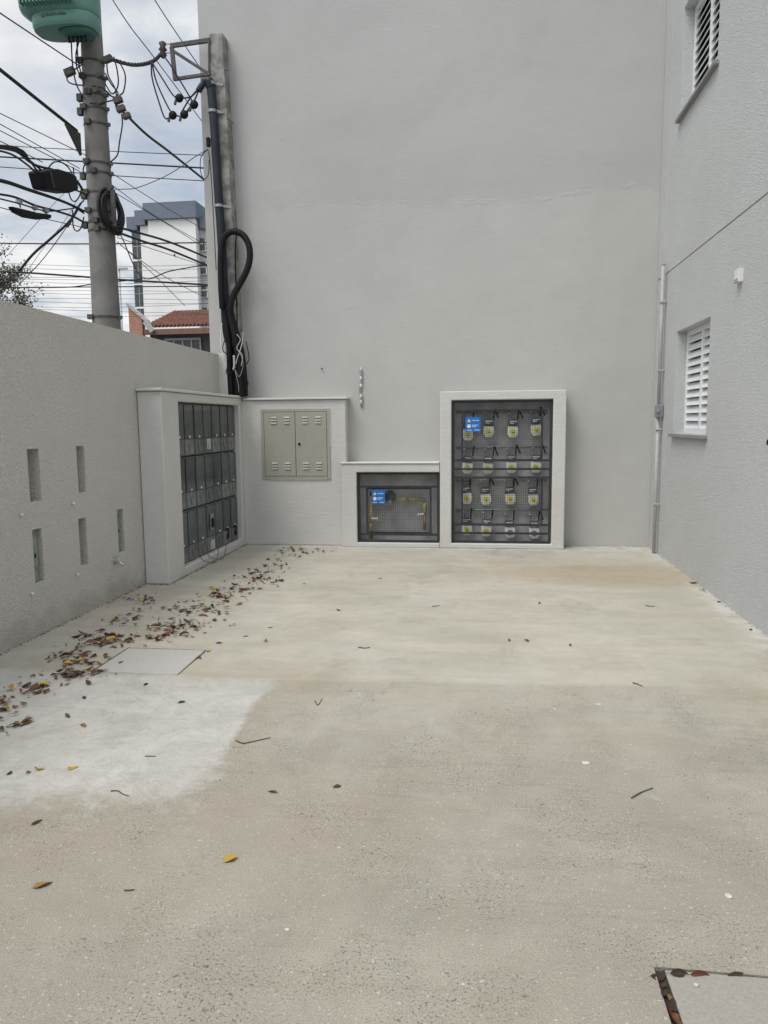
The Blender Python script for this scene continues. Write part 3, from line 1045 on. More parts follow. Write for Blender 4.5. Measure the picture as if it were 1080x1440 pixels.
# ------------------------------------------------------------------ inspection covers
g = .012
l1 = MB()
l1.add([(-2.355, 4.155, -.017), (-1.812, 4.152, -.017), (-1.822, 4.632, -.017), (-2.358, 4.626, -.017), (-2.355, 4.155, .003), (-1.812, 4.152, .003), (-1.822, 4.632, .003), (-2.358, 4.626, .003)],
       [(0, 1, 2, 3), (4, 5, 6, 7), (0, 1, 5, 4), (1, 2, 6, 5), (2, 3, 7, 6), (3, 0, 4, 7)])
tag(l1.build('inspection_cover', 'lid', bevel=.006), 'square pale concrete inspection cover half under fallen leaves on the left', 'manhole cover')
l2 = MB().add([(.512, 1.31, -.010), (1.19, 1.31, -.010), (1.19, 1.969, -.010), (.506, 1.969, -.010), (.515, 1.31, -.002), (1.19, 1.31, -.002), (1.19, 1.969, -.001), (.506, 1.969, -.001)],
              [(0, 1, 2, 3), (4, 5, 6, 7), (0, 1, 5, 4), (1, 2, 6, 5), (2, 3, 7, 6), (3, 0, 4, 7)])
tag(l2.build('inspection_cover', 'lidwarm', bevel=.005, seg=3), 'concrete inspection cover with a leaf filled gap at the bottom right corner', 'manhole cover')
tag(MB().box(LID1[0] + .001, LID1[1] - .001, LID1[2] + .001, LID1[3] - .001, -.068, -.018).box(LID2[0] + .001, LID2[1] - .001, LID2[2] + .001, LID2[3] - .001, -.068, -.011).build('pit_soil', 'soil', origin=(0, 0, -.07)), kind='structure')
# crumbs of earth along the wall feet
cr = MB()
rr = random.Random(3)


def crumb(x, y, s):
    q = [Vector((x + rr.uniform(-s, s), y + rr.uniform(-s, s), .0)) for _ in range(3)]
    tp = Vector((x, y, s * rr.uniform(.4, .9)))
    cr.add(q + [tp], [(0, 1, 2), (0, 1, 3), (1, 2, 3), (2, 0, 3)])


for i in range(900):
    e = rr.random()
    w = abs(rr.gauss(0, .014))
    if e < .36:
        crumb(-3.146 + w, rr.uniform(3.6, 6.56), rr.uniform(.003, .010))
    elif e < .44:
        crumb(rr.uniform(-3.13, -2.91), 6.575 - w, rr.uniform(.003, .008))
    elif e < .68:
        crumb(-2.905 + w, rr.uniform(6.6, 8.9), rr.uniform(.003, .011))
    elif e < .78:
        crumb(rr.uniform(-2.9, -1.68), 8.895 - w, rr.uniform(.003, .010))
    elif e < .82:
        crumb(rr.uniform(.97, 1.95), 9.07 - w, rr.uniform(.004, .012))
    else:
        crumb(1.966 - w, rr.uniform(4.2, 9.0), rr.uniform(.003, .009))
tag(cr.build('earth_crumbs', 'soil', origin=(0, 0, 0)), 'dark crumbs of earth and grit gathered along the wall feet', 'grit', kind='stuff')

# ------------------------------------------------------------------ leaves
rl = random.Random(11)


def leaf_mesh(kind):
    L, W = 1., rl.uniform(.36, .55)
    n, m = 7, 4
    vs, fs = [], []
    fold = rl.uniform(.15, .75)
    curl = rl.uniform(-.9, 1.9)
    tw = rl.uniform(-.5, .5)
    bend = rl.uniform(-.25, .25)
    for i in range(n + 1):
        u = i / n
        w = W * (math.sin(math.pi * u ** .85) ** .8) * .5 + .008
        for j in range(-2, 3):
            s = j / 2
            x = (u - .5) * L
            y = s * w + bend * (u - .5) ** 2 * 2
            z = abs(s) * w * fold * 1.6 + curl * (u - .5) ** 2 * .7 + s * w * tw * (u - .5) * 2 + rl.uniform(-.012, .012)
            vs.append((x, y, z))
    for i in range(n):
        for j in range(m):
            a = i * 5 + j
            fs.append((a, a + 1, a + 6, a + 5))
    zm = min(v[2] for v in vs)
    vs = [(x, y, z - zm) for x, y, z in vs]
    # stalk
    b = len(vs)
    c0 = Vector(vs[2])
    vs += [tuple(c0 + Vector((0, .012, 0))), tuple(c0 + Vector((0, -.012, 0))), tuple(c0 + Vector((-.22, -.02, .03))), tuple(c0 + Vector((-.22, .0, .03)))]
    fs.append((b, b + 1, b + 2, b + 3))
    me = bpy.data.meshes.new('fallen_leaf')
    me.from_pydata(vs, [], fs)
    for p in me.polygons:
        p.use_smooth = True
    return me


LM = {}
for kind in ('l_brown', 'l_dark', 'l_red', 'l_yel', 'l_tan'):
    LM[kind] = []
    for i in range(6):
        me_ = leaf_mesh(kind)
        me_.materials.append(MT[kind])
        LM[kind].append(me_)
LN = {'l_brown': 'brown', 'l_dark': 'dark', 'l_red': 'reddish brown', 'l_yel': 'yellow', 'l_tan': 'tan'}
NL = [0]


def leaf(x, y, kind, size, label, group=None, z=.002, rot=None):
    o = bpy.data.objects.new('fallen_leaf', rl.choice(LM[kind]))
    COL.objects.link(o)
    o.location = (x, y, z)
    o.scale = (size, size * rl.uniform(.8, 1.1), size * rl.uniform(.6, 1.0))
    o.rotation_euler = rot or (rl.uniform(-.25, .25), rl.uniform(-.2, .2), rl.uniform(0, 6.28))
    tag(o, label, 'leaf', group)
    NL[0] += 1
    return o


def pick():
    q = rl.random()
    return 'l_brown' if q < .42 else 'l_dark' if q < .62 else 'l_red' if q < .80 else 'l_yel' if q < .89 else 'l_tan'


CL = [  # crop x, y, spread x, y, how many, place
    (30, 612, 38, 14, 9, 'by the left edge of the photo'), (40, 680, 40, 26, 6, 'by the left edge of the photo'),
    (105, 553, 48, 12, 11, 'in the clump left of the square cover'), (255, 512, 50, 10, 24, 'clumped at the near corner of the square cover'),
    (222, 462, 40, 14, 8, 'on the left side of the square cover'), (290, 455, 36, 16, 14, 'on the left side of the square cover'),
    (322, 398, 44, 12, 15, 'behind the square cover'), (402, 398, 36, 20, 15, 'behind the square cover'),
    (355, 365, 24, 12, 4, 'behind the square cover'), (432, 322, 30, 8, 7, 'between the left wall and the drift'), (505, 270, 45, 18, 13, 'between the left wall and the drift'),
    (592, 345, 50, 16, 20, 'in the middle of the drift'), (560, 378, 44, 10, 13, 'in the middle of the drift'),
    (630, 288, 36, 12, 10, 'in the middle of the drift'), (690, 338, 60, 12, 9, 'on the right fringe of the drift'),
    (722, 280, 36, 18, 18, 'in front of the electricity cabinet'), (765, 245, 40, 10, 19, 'in front of the electricity cabinet'), (820, 216, 42, 10, 17, 'in front of the electricity cabinet'),
    (905, 187, 56, 9, 18, 'at the far end of the drift'), (900, 160, 40, 8, 8, 'at the far end of the drift'), (945, 140, 32, 8, 9, 'at the far end of the drift'),
    (1000, 100, 44, 12, 12, 'by the foot of the steel cabinet block'), (1045, 82, 42, 8, 10, 'by the foot of the steel cabinet block'),
]
for (cx_, cy_, sx_, sy_, n_, place) in CL:
    for i in range(n_):
        px = cx_ + rl.gauss(0, sx_ * .95)
        py = cy_ + rl.gauss(0, sy_ * 1.05)
        p = at(max(px, -6) / 2.4545, 740 + py / 2.4545, 2, 0)
        if p.x < -3.05 or (p.y > 6.55 and p.x < -2.86) or p.y > 8.85:
            continue
        kd = pick()
        leaf(p.x, p.y, kd, rl.uniform(.034, .082), 'dry %s leaf lying %s' % (LN[kd], place), 'leaves drifted %s' % place, z=.002 + rl.random() * .012)
# the crushed bits between them, past counting
bits = MB()
for (cx_, cy_, sx_, sy_, n_, place) in CL:
    for i in range(n_ * 2):
        p = at(max(cx_ + rl.gauss(0, sx_ * 1.1), -6) / 2.4545, 740 + (cy_ + rl.gauss(0, sy_ * 1.2)) / 2.4545, 2, 0)
        if p.x < -3.1 or (p.y > 6.55 and p.x < -2.88) or p.y > 8.87:
            continue
        u = Vector((rl.uniform(-1, 1), rl.uniform(-1, 1), rl.uniform(-.1, .3))).normalized() * rl.uniform(.006, .026)
        w_ = Vector((-u.y, u.x, rl.uniform(-.004, .010))) * rl.uniform(.3, .6)
        c = Vector((p.x, p.y, .006 + rl.random() * .008))
        bits.add([c - u, c + w_, c + u, c - w_], [(0, 1, 2, 3)])
tag(bits.build('leaf_crumbs', 'l_brown', origin=(0, 0, 0)), 'crushed crumbs of dry brown leaves scattered through the leaf drift', 'leaf litter', kind='stuff')
# scattered ones further out
for (px, py, kd, s, lab) in (
        (60, 1246, 'l_tan', .062, 'curled orange brown leaf alone in the bottom left foreground'),
        (323, 1210, 'l_yel', .055, 'bright yellow curled leaf alone on the rough concrete in the foreground'),
        (382, 1114, 'l_tan', .055, 'folded tan leaf right of the pale concrete patch'),
        (474, 1107, 'l_red', .038, 'small reddish leaf in the middle of the floor, right of the folded tan leaf'),
        (101, 1081, 'l_yel', .055, 'yellow leaf farthest right of three on the pale patch'),
        (55, 1083, 'l_yel', .045, 'yellow leaf in the middle of three on the pale patch'),
        (40, 1087, 'l_tan', .04, 'tan leaf on the pale patch beside two yellow ones'),
        (14, 1088, 'l_dark', .035, 'small dark leaf at the left edge of the pale patch'),
        (52, 1157, 'l_dark', .05, 'dark curled leaf on the front edge of the pale patch'),
        (256, 988, 'l_dark', .045, 'dark leaf near the right end of the pale patch'),
        (118, 1021, 'l_tan', .055, 'tan leaf in the middle of the pale patch'),
        (118, 982, 'l_dark', .045, 'dark leaf on the pale patch just below the square cover'),
        (94, 963, 'l_yel', .05, 'yellow leaf just in front of the square cover'),
        (205, 963, 'l_dark', .04, 'dark leaf in front of the right half of the square cover'),
        (95, 1008, 'l_brown', .06, 'brown leaf left of the middle of the pale patch'),
        (373, 902, 'l_brown', .065, 'brown leaf lying by itself right of the square cover'),
        (308, 905, 'l_red', .05, 'reddish leaf just behind the right corner of the square cover'),
        (293, 916, 'l_yel', .05, 'yellow leaf touching the right rear corner of the square cover'),
        (280, 926, 'l_red', .05, 'reddish leaf in the right edge of the square cover'),
        (380, 883, 'l_tan', .045, 'tan leaf alone on the open floor right of the drift'),
        (345, 895, 'l_dark', .04, 'small dark leaf right of the drift near the tan one'),
        (716, 901, 'l_dark', .05, 'dark leaf in the middle of the floor, left of two'),
        (740, 902, 'l_dark', .045, 'dark leaf in the middle of the floor, right of two'),
        (802, 908, 'l_dark', .04, 'small dark leaf alone on the right half of the floor'),
        (759, 849, 'l_dark', .04, 'tiny dark leaf before the tall gas niche'),
        (476, 859, 'l_brown', .045, 'small brown leaf before the low gas niche'),
        (535, 814, 'l_dark', .04, 'tiny dark leaf near the low gas niche'),
        (897, 763, 'l_tan', .07, 'tan leaf in the far right corner'),
        (905, 766, 'l_red', .07, 'reddish leaf in the far right corner'),
        (800, 766, 'l_brown', .09, 'brown leaf at the right foot of the tall niche'),
        (975, 821, 'l_brown', .07, 'brown leaf against the foot of the right wall'),
        (987, 831, 'l_tan', .07, 'tan leaf against the foot of the right wall'),
        (1012, 847, 'l_dark', .05, 'dark leaf against the foot of the right wall, farther of two'),
        (1056, 886, 'l_dark', .04, 'dark leaf against the foot of the right wall, nearer the camera'),
        (112, 863, 'l_yel', .06, 'yellow leaf against the foot of the left wall'),
        (158, 846, 'l_yel', .06, 'yellow leaf against the left wall near the electricity cabinet'),
        (194, 826, 'l_yel', .08, 'yellow leaf in the corner of left wall and electricity cabinet'),
        (245, 814, 'l_dark', .06, 'black leaf at the front corner of the electricity cabinet'),
        (300, 790, 'l_tan', .07, 'tan leaf under the electricity meters')):
    p = at(px, py, 2, 0)
    leaf(p.x, p.y, kd, s, lab)
# leaves stuck in the gap of the near cover
for (px, py, kd, s, z, rot, lab) in (
        (985, 1371, 'l_red', .042, -.006, (1.0, .1, .1), 'reddish leaf standing in the upper gap of the near cover'),
        (1034, 1372, 'l_dark', .036, -.006, (1.1, -.2, .2), 'grey dark leaf standing in the upper gap of the near cover'),
        (940, 1403, 'l_tan', .040, -.010, (.5, .2, 1.6), 'orange leaf in the side gap of the near cover'),
        (930, 1383, 'l_brown', .038, -.012, (.4, .3, 1.5), 'brown leaf at the corner of the gap round the near cover'),
        (944, 1424, 'l_red', .048, -.012, (.5, .1, 1.7), 'reddish leaf low in the side gap of the near cover'),
        (951, 1440, 'l_brown', .045, -.010, (.3, .2, 1.9), 'brown leaf in the side gap of the near cover at the photo edge'),
        (934, 1394, 'l_dark', .035, -.010, (.3, .1, 1.3), 'dark leaf between brown and orange leaves in the near cover gap'),
        (947, 1414, 'l_dark', .04, -.008, (.5, .1, 1.2), 'dark leaf under the orange leaf in the near cover gap'),
        (926, 1374, 'l_dark', .035, -.008, (.3, .1, .4), 'dark leaf at the very corner of the near cover gap'),
        (955, 1369, 'l_dark', .04, -.006, (.7, .1, .1), 'thin dark leaf in the upper gap of the near cover')):
    p = at(px, py, 2, 0)
    leaf(p.x, p.y, kd, s * 1.3, lab, None, z + .006, rot)


# twigs
def twig(pts, r, m, lab):
    P3 = [at(x, y, 2, 0) + Vector((0, 0, r * .9)) for x, y in pts]
    q = smoothpts(P3, 4)
    mb = MB().tube(q, [r * (1 - .5 * i / len(q)) for i in range(len(q))], 6)
    tag(mb.build('twig', m, smooth=True), lab, 'twig')


twig([(332, 1042), (342, 1046), (358, 1043), (380, 1038)], .0035, 'twig', 'long thin curved twig right of the pale concrete patch')
twig([(156, 1113), (166, 1113), (172, 1117), (181, 1120)], .003, 'twig', 'short curved twig on the lower part of the pale patch')
twig([(888, 1123), (902, 1115), (918, 1109)], .0035, 'gtwig', 'greenish twig on the right side of the floor')
twig([(443, 986), (447, 992), (453, 983)], .003, 'twig', 'small forked twig left of the middle of the floor')
twig([(175, 1253), (182, 1253), (189, 1252)], .003, 'twig', 'short dark twig in the left foreground')
twig([(890, 961), (897, 963), (904, 966)], .004, 'twig', 'short twig near the joint on the right of the floor')
twig([(504, 911), (513, 912), (520, 911)], .004, 'twig', 'straight twig lying before the low gas niche')
twig([(908, 852), (914, 853), (921, 853)], .004, 'twig', 'straight twig near the right wall')
twig([(608, 853), (612, 853), (618, 852)], .004, 'twig', 'short twig in front of the tall gas niche')
twig([(204, 1064), (211, 1064), (219, 1064)], .0025, 'twig', 'tiny twig in the middle of the pale patch')
for (px, py, s, lab) in ((1025, 1261, .012, 'white paint fleck near the right edge of the foreground'), (824, 1074, .022, 'white paint scrap on the right of the floor'),
                         (404, 1308, .008, 'tiny white stone chip in the middle foreground'), (978, 1386, .008, 'tiny white chip on the near cover'), (842, 991, .016, 'white paint scrap on the right of the floor near the joint')):
    p = at(px, py, 2, 0)
    mb = MB().prism([(s * math.cos(i * 1.05 + .3) * rl.uniform(.6, 1.2), s * math.sin(i * 1.05 + .3) * rl.uniform(.5, 1.1)) for i in range(6)], lambda u, v, d: (p.x + u, p.y + v, .001 + d), 0, .003)
    tag(mb.build('paint_fleck', 'chip'), lab, 'paint fleck')

# ------------------------------------------------------------------ service pole in the back left corner
spole = thing('service_pole', 'square weathered concrete service pole in the back left corner with a steel bracket', 'pole', (-3.05, 8.98, 0))
zt = at(304, 46, 1, 8.9).z
mb = MB()
zs = [1.6 + (zt - 1.6) * i / 12 for i in range(13)]
rp = random.Random(5)
vs, fs = [], []
for i, z in enumerate(zs):
    k = i / 12
    hw = .09 - .006 * k
    x = -2.995 - .085 * k
    j = lambda: rp.uniform(-.004, .004)
    vs += [(x - hw + j(), 8.90 + j(), z), (x + hw + j(), 8.90 + j(), z), (x + hw + j(), 9.072, z), (x - hw + j(), 9.072, z)]
for i in range(12):
    for k in range(4):
        a = i * 4
        fs.append((a + k, a + (k + 1) % 4, a + 4 + (k + 1) % 4, a + 4 + k))
fs += [(0, 1, 2, 3), (48, 49, 50, 51)]
MB().add(vs, fs).build('shaft', 'oldpole', spole, bevel=.01)
B = lambda x, y, Y=8.9: at(x, y, 1, Y)
br = MB()
br.bar(B(240, 64.5), B(296, 56.5), .032, .045).bar(B(241.5, 66), B(246.5, 113), .045, .032).bar(B(245, 111.5), B(296, 104), .032, .032).bar(B(244, 72), B(292, 103), .03, .03, (0, 1, 0)).bar(B(294, 58), B(294.5, 105), .02, .03)
br.build('bracket', 'rust', spole)
ins = MB()
q = B(229, 70)
ins.tube([q + Vector((0, 0, -.09)), q + Vector((0, 0, -.06)), q + Vector((0, 0, -.02)), q + Vector((0, 0, 0)), q + Vector((0, 0, .03)), q + Vector((0, 0, .07)), q + Vector((0, 0, .09))], [.02, .045, .028, .05, .028, .045, .02], 12)
ins.build('insulator', 'porc', spole, smooth=True)
MB().bar(B(226, 62), B(243, 62), .012).bar(B(228, 76), B(243, 73), .012).build('insulator_clevis', 'gal', spole)
for (x, y) in ((316, 98), (318, 185), (320, 300)):
    q = B(x, y)
    MB().bar(q + Vector((-.03, .02, 0)), q + Vector((.035, .02, .005)), .012).build('step_bolt', 'rust', spole)
q0, q1 = B(318, 165, 8.93), B(328, 173, 8.93)
MB().tube([q0, q1], .008, 6).build('step_bolt', 'rust', spole)

# conduit, hose loop and loose cables on it
t = thing('riser_conduit', 'dark blue grey conduit pipe with a bent head climbing the service pole', 'conduit', B(304, 240, 8.86))
cp = [B(296.5, 122, 8.86), B(300, 160, 8.86), B(303.5, 215, 8.86), B(307.5, 280, 8.86), B(311, 330, 8.86), B(313.5, 380, 8.86), B(316, 432, 8.86)]
MB().tube(smoothpts(cp), .050, 14).build('pipe', 'navy', t, smooth=True)
MB().tube(smoothpts([B(296, 124, 8.86), B(295, 116, 8.85), B(290, 114.5, 8.84), B(284, 120, 8.83), B(279, 128, 8.82)], 5), [.055] * 8 + [.05] * 5 + [.035] * 8, 12).build('weather_head', 'navy', t, smooth=True)
for (x, y) in ((297, 118), (299, 157), (308, 290)):
    q = B(x, y, 8.86)
    MB().tube([q + Vector((0, 0, -.015)), q + Vector((0, 0, .015))], .056, 14).bar(q + Vector((.05, 0, 0)), q + Vector((.13, .04, 0)), .006, .03).build('band', 'gal', t)
hose = [(313, 434), (311, 400), (310.5, 362), (312.5, 342), (318, 330), (329, 325.5), (341, 330), (349, 342), (351.5, 356), (350, 371), (345, 385), (337, 400), (330, 412), (324.5, 428), (325, 448), (330, 470), (336, 510), (339, 545), (339, 558)]
tag(MB().tube(smoothpts([at(x, y, 1, 8.80 if 430 > y > 322 else 8.82) for x, y in hose], 4), .038, 12).build('loop_hose', 'black', smooth=True), 'thick black flexible hose bent into a tall loop beside the service pole', 'hose')
cabs = [([(314, 425), (318, 455), (322, 485), (323, 520), (325, 556)], .036), ([(318, 430), (326, 460), (333, 490), (334, 525), (333, 557)], .034),
        ([(321, 432), (331, 462), (340, 495), (344, 530), (345, 557)], .032), ([(312, 410), (314, 450), (318, 478), (328, 500), (329, 556)], .022),
        ([(326, 436), (331, 470), (330, 500), (339, 530), (341, 557)], .022), ([(333, 320), (331, 360), (333, 430), (334, 470), (338, 520)], .008)]
for i, (pp, r) in enumerate(cabs):
    lab = 'black power cable running down the service pole behind the meter cabinet' if r > .01 else 'thin dark cable tied down the right side of the service pole'
    tag(MB().tube(smoothpts([at(x, y, 1, 8.84 + .012 * i) for x, y in pp], 5), r, 10).build('riser_cable', 'black', smooth=True), lab, 'cable', 'black cables down the service pole' if r > .01 else None)
for i, (pp, r, m_, lab) in enumerate((
        ([(342, 468), (341, 480), (338, 492), (334, 503), (332, 512)], .007, 'pvc', 'short white plastic tube sticking out of the black cables by the pole'),
        ([(329, 500), (329.5, 514), (328, 520)], .014, 'pvc', 'stubby white tube end among the black cables'),
        ([(336, 492), (342, 512), (336, 530), (330, 518), (335, 540), (336, 552)], .0028, 'pvc', 'thin white wire tangled among the black cables'),
        ([(320, 470), (313, 490), (322, 505), (318, 525), (330, 520), (334, 500), (326, 480)], .006, 'black', 'thin black wire tangled left of the cables by the pole'),
        ([(346, 480), (350, 505), (342, 520), (349, 540), (340, 548)], .006, 'black', 'thin black wire hanging right of the cables by the pole'),
        ([(333, 470), (338, 478), (333, 490), (341, 500), (339, 515)], .005, 'pvc', 'thin grey wire twisted over the cables by the pole'),
        ([(312, 455), (310.5, 470), (311, 490), (316, 505)], .005, 'white', 'thin pale wire left of the black cables'))):
    tag(MB().tube(smoothpts([at(x, y, 1, 8.78) for x, y in pp], 5), r, 8).build('loose_wire', m_, smooth=True), lab, 'wire')
t = thing('cable_clamp', 'small black cable clamp on the left side of the service pole with thin wires', 'clamp', B(293, 208, 8.85))
MB().obox(B(293, 200, 8.85), (.02, 0, 0), (0, .025, 0), (0, 0, .05)).build('body', 'black', t, bevel=.005)
MB().tube(smoothpts([B(293, 210, 8.85), B(283, 220, 8.83), B(282, 240, 8.83), B(287, 252, 8.84), B(293, 245, 8.85), B(294, 225, 8.85)]), .005, 6).build('wire_loop', 'cable', t, smooth=True)
MB().tube(smoothpts([B(293, 212, 8.85), B(296, 235, 8.85), B(300, 300, 8.85), B(304, 380, 8.85)]), .005, 6).build('down_wire', 'cable', t, smooth=True)

# ------------------------------------------------------------------ utility pole in the street
up = thing('utility_pole', 'tall round grey concrete utility pole on the pavement behind the left wall', 'utility pole', (-4.65, 9.0, -.02))
px0 = -4.65
prof = [(i * .9 - .02, .205 - .0133 * i * .9) for i in range(11)]
MB().tube([(px0, 9, z) for z, r in prof], [r for z, r in prof], 24).build('shaft', 'pole', up, smooth=True)


def rad(z):
    return .205 - .0133 * z


for yy in (80, 104, 128, 148, 170, 226, 240, 268, 295, 310, 322, 445):
    z = at(135, yy, 1, 8.85).z
    r = rad(z)
    b_ = MB().tube([(px0, 9, z - .012), (px0, 9, z + .012)], r + .007, 24)
    a_ = -1.9 + .5 * math.sin(yy)
    b_.obox((px0 + math.cos(a_) * (r + .02), 9 + math.sin(a_) * (r + .02), z), (.035, 0, 0), (0, .03, 0), (0, 0, .028))
    b_.obox((px0 + r + .025, 8.98, z), (.025, 0, 0), (0, .015, 0), (0, 0, .018))
    if yy in (128, 148, 240, 268, 310):
        b_.obox((px0 - r - .03, 8.95, z - .02), (.03, 0, 0), (0, .03, 0), (0, 0, .04))
    b_.build('strap', 'rust', up)
MB().bar((px0 + .02, 9 - rad(4) - .003, 1.5), (px0 + .02, 9 - rad(8) - .003, 7.5), .012).build('earth_strip', 'cablegrey', up)
q = at(117, 190, 0, px0)
MB().add([(px0 - .16, 8.86, q.z + .09), (px0 - .16, 8.55, q.z + .09), (px0 - .16, 8.86, q.z - .16), (px0 - .13, 8.86, q.z + .09), (px0 - .13, 8.55, q.z + .09), (px0 - .13, 8.86, q.z - .16)],
         [(0, 1, 2), (3, 4, 5), (0, 1, 4, 3), (1, 2, 5, 4), (2, 0, 3, 5)]).build('arm_plate', 'rust', up)
# hardware between the pole and the drop
for (x, y, s) in ((152, 83, .05), (166, 141, .05), (170, 153, .05), (178, 163, .045), (98, 101, .06), (140, 106, .035), (136, 127, .04), (142, 144, .035)):
    q = at(x, y, 1, 8.78)
    MB().obox(q, (s, 0, s * .3), (0, .03, 0), (-s * .2, 0, s * .65)).build('clamp', 'rust', up, bevel=.008)
jw = [[(100, 50), (102, 90), (108, 120), (120, 140)], [(108, 52), (109, 75), (112, 95), (118, 118)], [(112, 55), (107, 75), (108, 95), (114, 108)],
      [(150, 84), (152, 105), (162, 125), (164, 140)], [(160, 80), (165, 100), (166, 120), (158, 132), (148, 118)], [(166, 84), (176, 105), (174, 128), (168, 134)],
      [(148, 103), (156, 118), (166, 131), (160, 137), (150, 128)], [(130, 121), (145, 124), (154, 134), (163, 137)], [(93, 105), (96, 115), (106, 119), (118, 120)],
      [(126, 145), (140, 146), (150, 143), (160, 141)], [(171, 160), (172, 175), (168, 200), (165, 218), (155, 228)], [(100, 100), (108, 96), (116, 90)],
      [(96, 268), (100, 280), (106, 283), (112, 275), (115, 262)], [(102, 295), (103, 318), (108, 325), (114, 320), (118, 305)], [(103, 235), (105, 250), (112, 262), (116, 268)],
      [(95, 320), (101, 310), (110, 290), (118, 282)], [(120, 250), (117, 240), (119, 232), (124, 228)]]
for pp in jw:
    MB().tube(smoothpts([at(x, y, 1, 8.76) for x, y in pp], 6), .008, 6).build('jumper_wire', 'cable', up, smooth=True)
# coil of spare cable
q = at(158, 297, 0, px0 + .24)
t = thing('cable_coil', 'black coil of spare cable hung on the right side of the utility pole', 'cable coil', (px0 + .24, 9.0, q.z - .3))
rc = random.Random(9)
q = at(157, 296, 1, 8.9)
for i in range(18):
    a_, b_ = rc.uniform(.17, .265), rc.uniform(.03, .095)
    dx, dy, dz = rc.uniform(-.02, .025), rc.uniform(-.05, .05), rc.uniform(-.02, .02)
    pts = [q + Vector((dx + b_ * math.sin(k * math.pi / 14) + .05 * math.cos(k * math.pi / 14) * -.5, dy + .12 * math.sin(k * math.pi / 14), dz + a_ * math.cos(k * math.pi / 14))) for k in range(29)]
    MB().tube(pts, .014, 6, False).build('loop', 'cable', t, smooth=True)
MB().bar(q + Vector((-.08, 0, .2)), q + Vector((.06, -.05, .26)), .03).bar(q + Vector((.05, -.05, .22)), q + Vector((.05, -.05, -.2)), .05, .03).build('hanger', 'rust', t)

# green enclosure on the pole
gx, gy = -4.745, 8.62
zb = at(100, 27, 1, 8.4).z
ge = thing('pole_enclosure', 'rounded green metal enclosure with vertical fins fixed high on the utility pole', 'enclosure', (gx, gy, zb))


def oval(z, a, b, n=36, dx=0):
    e = .72
    out = []
    for k in range(n):
        c, s = math.cos(2 * math.pi * k / n), math.sin(2 * math.pi * k / n)
        out.append((gx + dx + a * math.copysign(abs(c) ** e, c), gy + b * math.copysign(abs(s) ** e, s), z))
    return out


def loft(rings):
    n = len(rings[0])
    vs = [p for r in rings for p in r]
    fs = [tuple(range(n)), tuple((len(rings) - 1) * n + k for k in range(n))]
    for i in range(len(rings) - 1):
        for k in range(n):
            fs.append((i * n + k, i * n + (k + 1) % n, (i + 1) * n + (k + 1) % n, (i + 1) * n + k))
    return MB().add(vs, fs)


loft([oval(zb - .03, .36, .20), oval(zb, .37, .215), oval(zb + .01, .375, .22), oval(zb + .115, .38, .225)]).build('body', 'green', ge, smooth=True, bevel=.004)
loft([oval(zb + .1155, .39, .23, dx=-.01), oval(zb + .17, .44, .26, dx=-.06), oval(zb + .22, .45, .27, dx=-.07), oval(zb + .95, .45, .27, dx=-.07), oval(zb + 1.0, .41, .25, dx=-.07)]).build('upper_body', 'green', ge, smooth=True)
for i in range(15):
    xx = gx - .36 + i * .042
    MB().box(xx - .008, xx + .008, gy - .345, gy - .255, zb + .15, zb + .92).build('fin', 'green', ge)
loft([oval(zb - .09, .15, .10, 24, .16), oval(zb - .06, .19, .13, 24, .15), oval(zb - .0305, .21, .15, 24, .13)]).build('gland_plate', 'darkgreen', ge, smooth=True)
mk = MB()
mk.disc((gx - .16, gy - .2235, zb + .065), (0, -1, 0), .020, .004, 12)
u = gx - .12
rt = random.Random(2)
while u < gx + .12:
    w_ = rt.uniform(.012, .022)
    mk.box(u, u + w_, gy - .2275, gy - .222, zb + .055, zb + .055 + rt.uniform(.018, .03))
    u += w_ + .006
mk.build('lettering', 'darkgreen', ge)
for i in range(5):
    xx = gx + .04 + i * .05
    MB().tube([(xx, gy - .04, zb - .088), (xx, gy - .04, zb - .15)], .014, 8).build('cable_gland', 'black', ge)
MB().box(gx - .05, gx + .25, gy + .2, 8.90, zb + .1, zb + .16).build('mount', 'rust', ge)


# ------------------------------------------------------------------ wires
def wire(pts, r, lab, m='cable', plane=(0, -4.65), sub=8, sagz=0, grp=None, end=None, name='overhead_cable'):
    P3 = [at(x, y, *plane) for x, y in pts]
    if end is not None:
        P3.append(Vector(end))
    # spans go on past what the photo shows
    pre, post = [], []
    if plane[0] == 0:
        if pts[0][0] < 0:
            pre = [P3[0] + Vector((0, -30, .3))]
        if pts[-1][0] >= 295:
            post = [P3[-1] + Vector((0, 30, .3))]
    elif plane[1] > 10:
        if pts[0][0] < 0:
            pre = [P3[0] + Vector((-25, 0, .3))]
        if pts[-1][0] >= 295:
            post = [Vector((-3.34, P3[-1].y, P3[-1].z))] if plane[1] < 20 else [P3[-1] + Vector((25, 0, .3))]
    if len(P3) == 2:
        a_, b_ = P3
        P3 = [a_.lerp(b_, k / 8) - Vector((0, 0, sagz * 4 * (k / 8) * (1 - k / 8))) for k in range(9)]
        q = P3
    else:
        q = smoothpts(P3, sub)
    q = pre + q + post
    o = MB().tube(q, r * .78, 6).build(name, m, smooth=True)
    tag(o, lab, 'cable', grp)
    return o


X = -4.65
G1 = 'thin wires running along the street to the upper left'
wire([(-25, 78), (108, 184)], .024, 'thick dark rod like cable from the pole plate to the upper left edge', 'cable', (0, X - .14))
wire([(-20, 5), (112, 93)], .009, 'single thin wire from the pole clamp to the top left edge', plane=(0, X))
for y0, x1, y1 in ((152, 122, 219), (166, 112, 237), (176, 112, 241), (191, 60, 228)):
    wire([(-15, y0), (x1, y1)], .006, 'thin wire running along the street to the upper left of the pole', 'cablegrey', (0, X - .05), grp=G1)
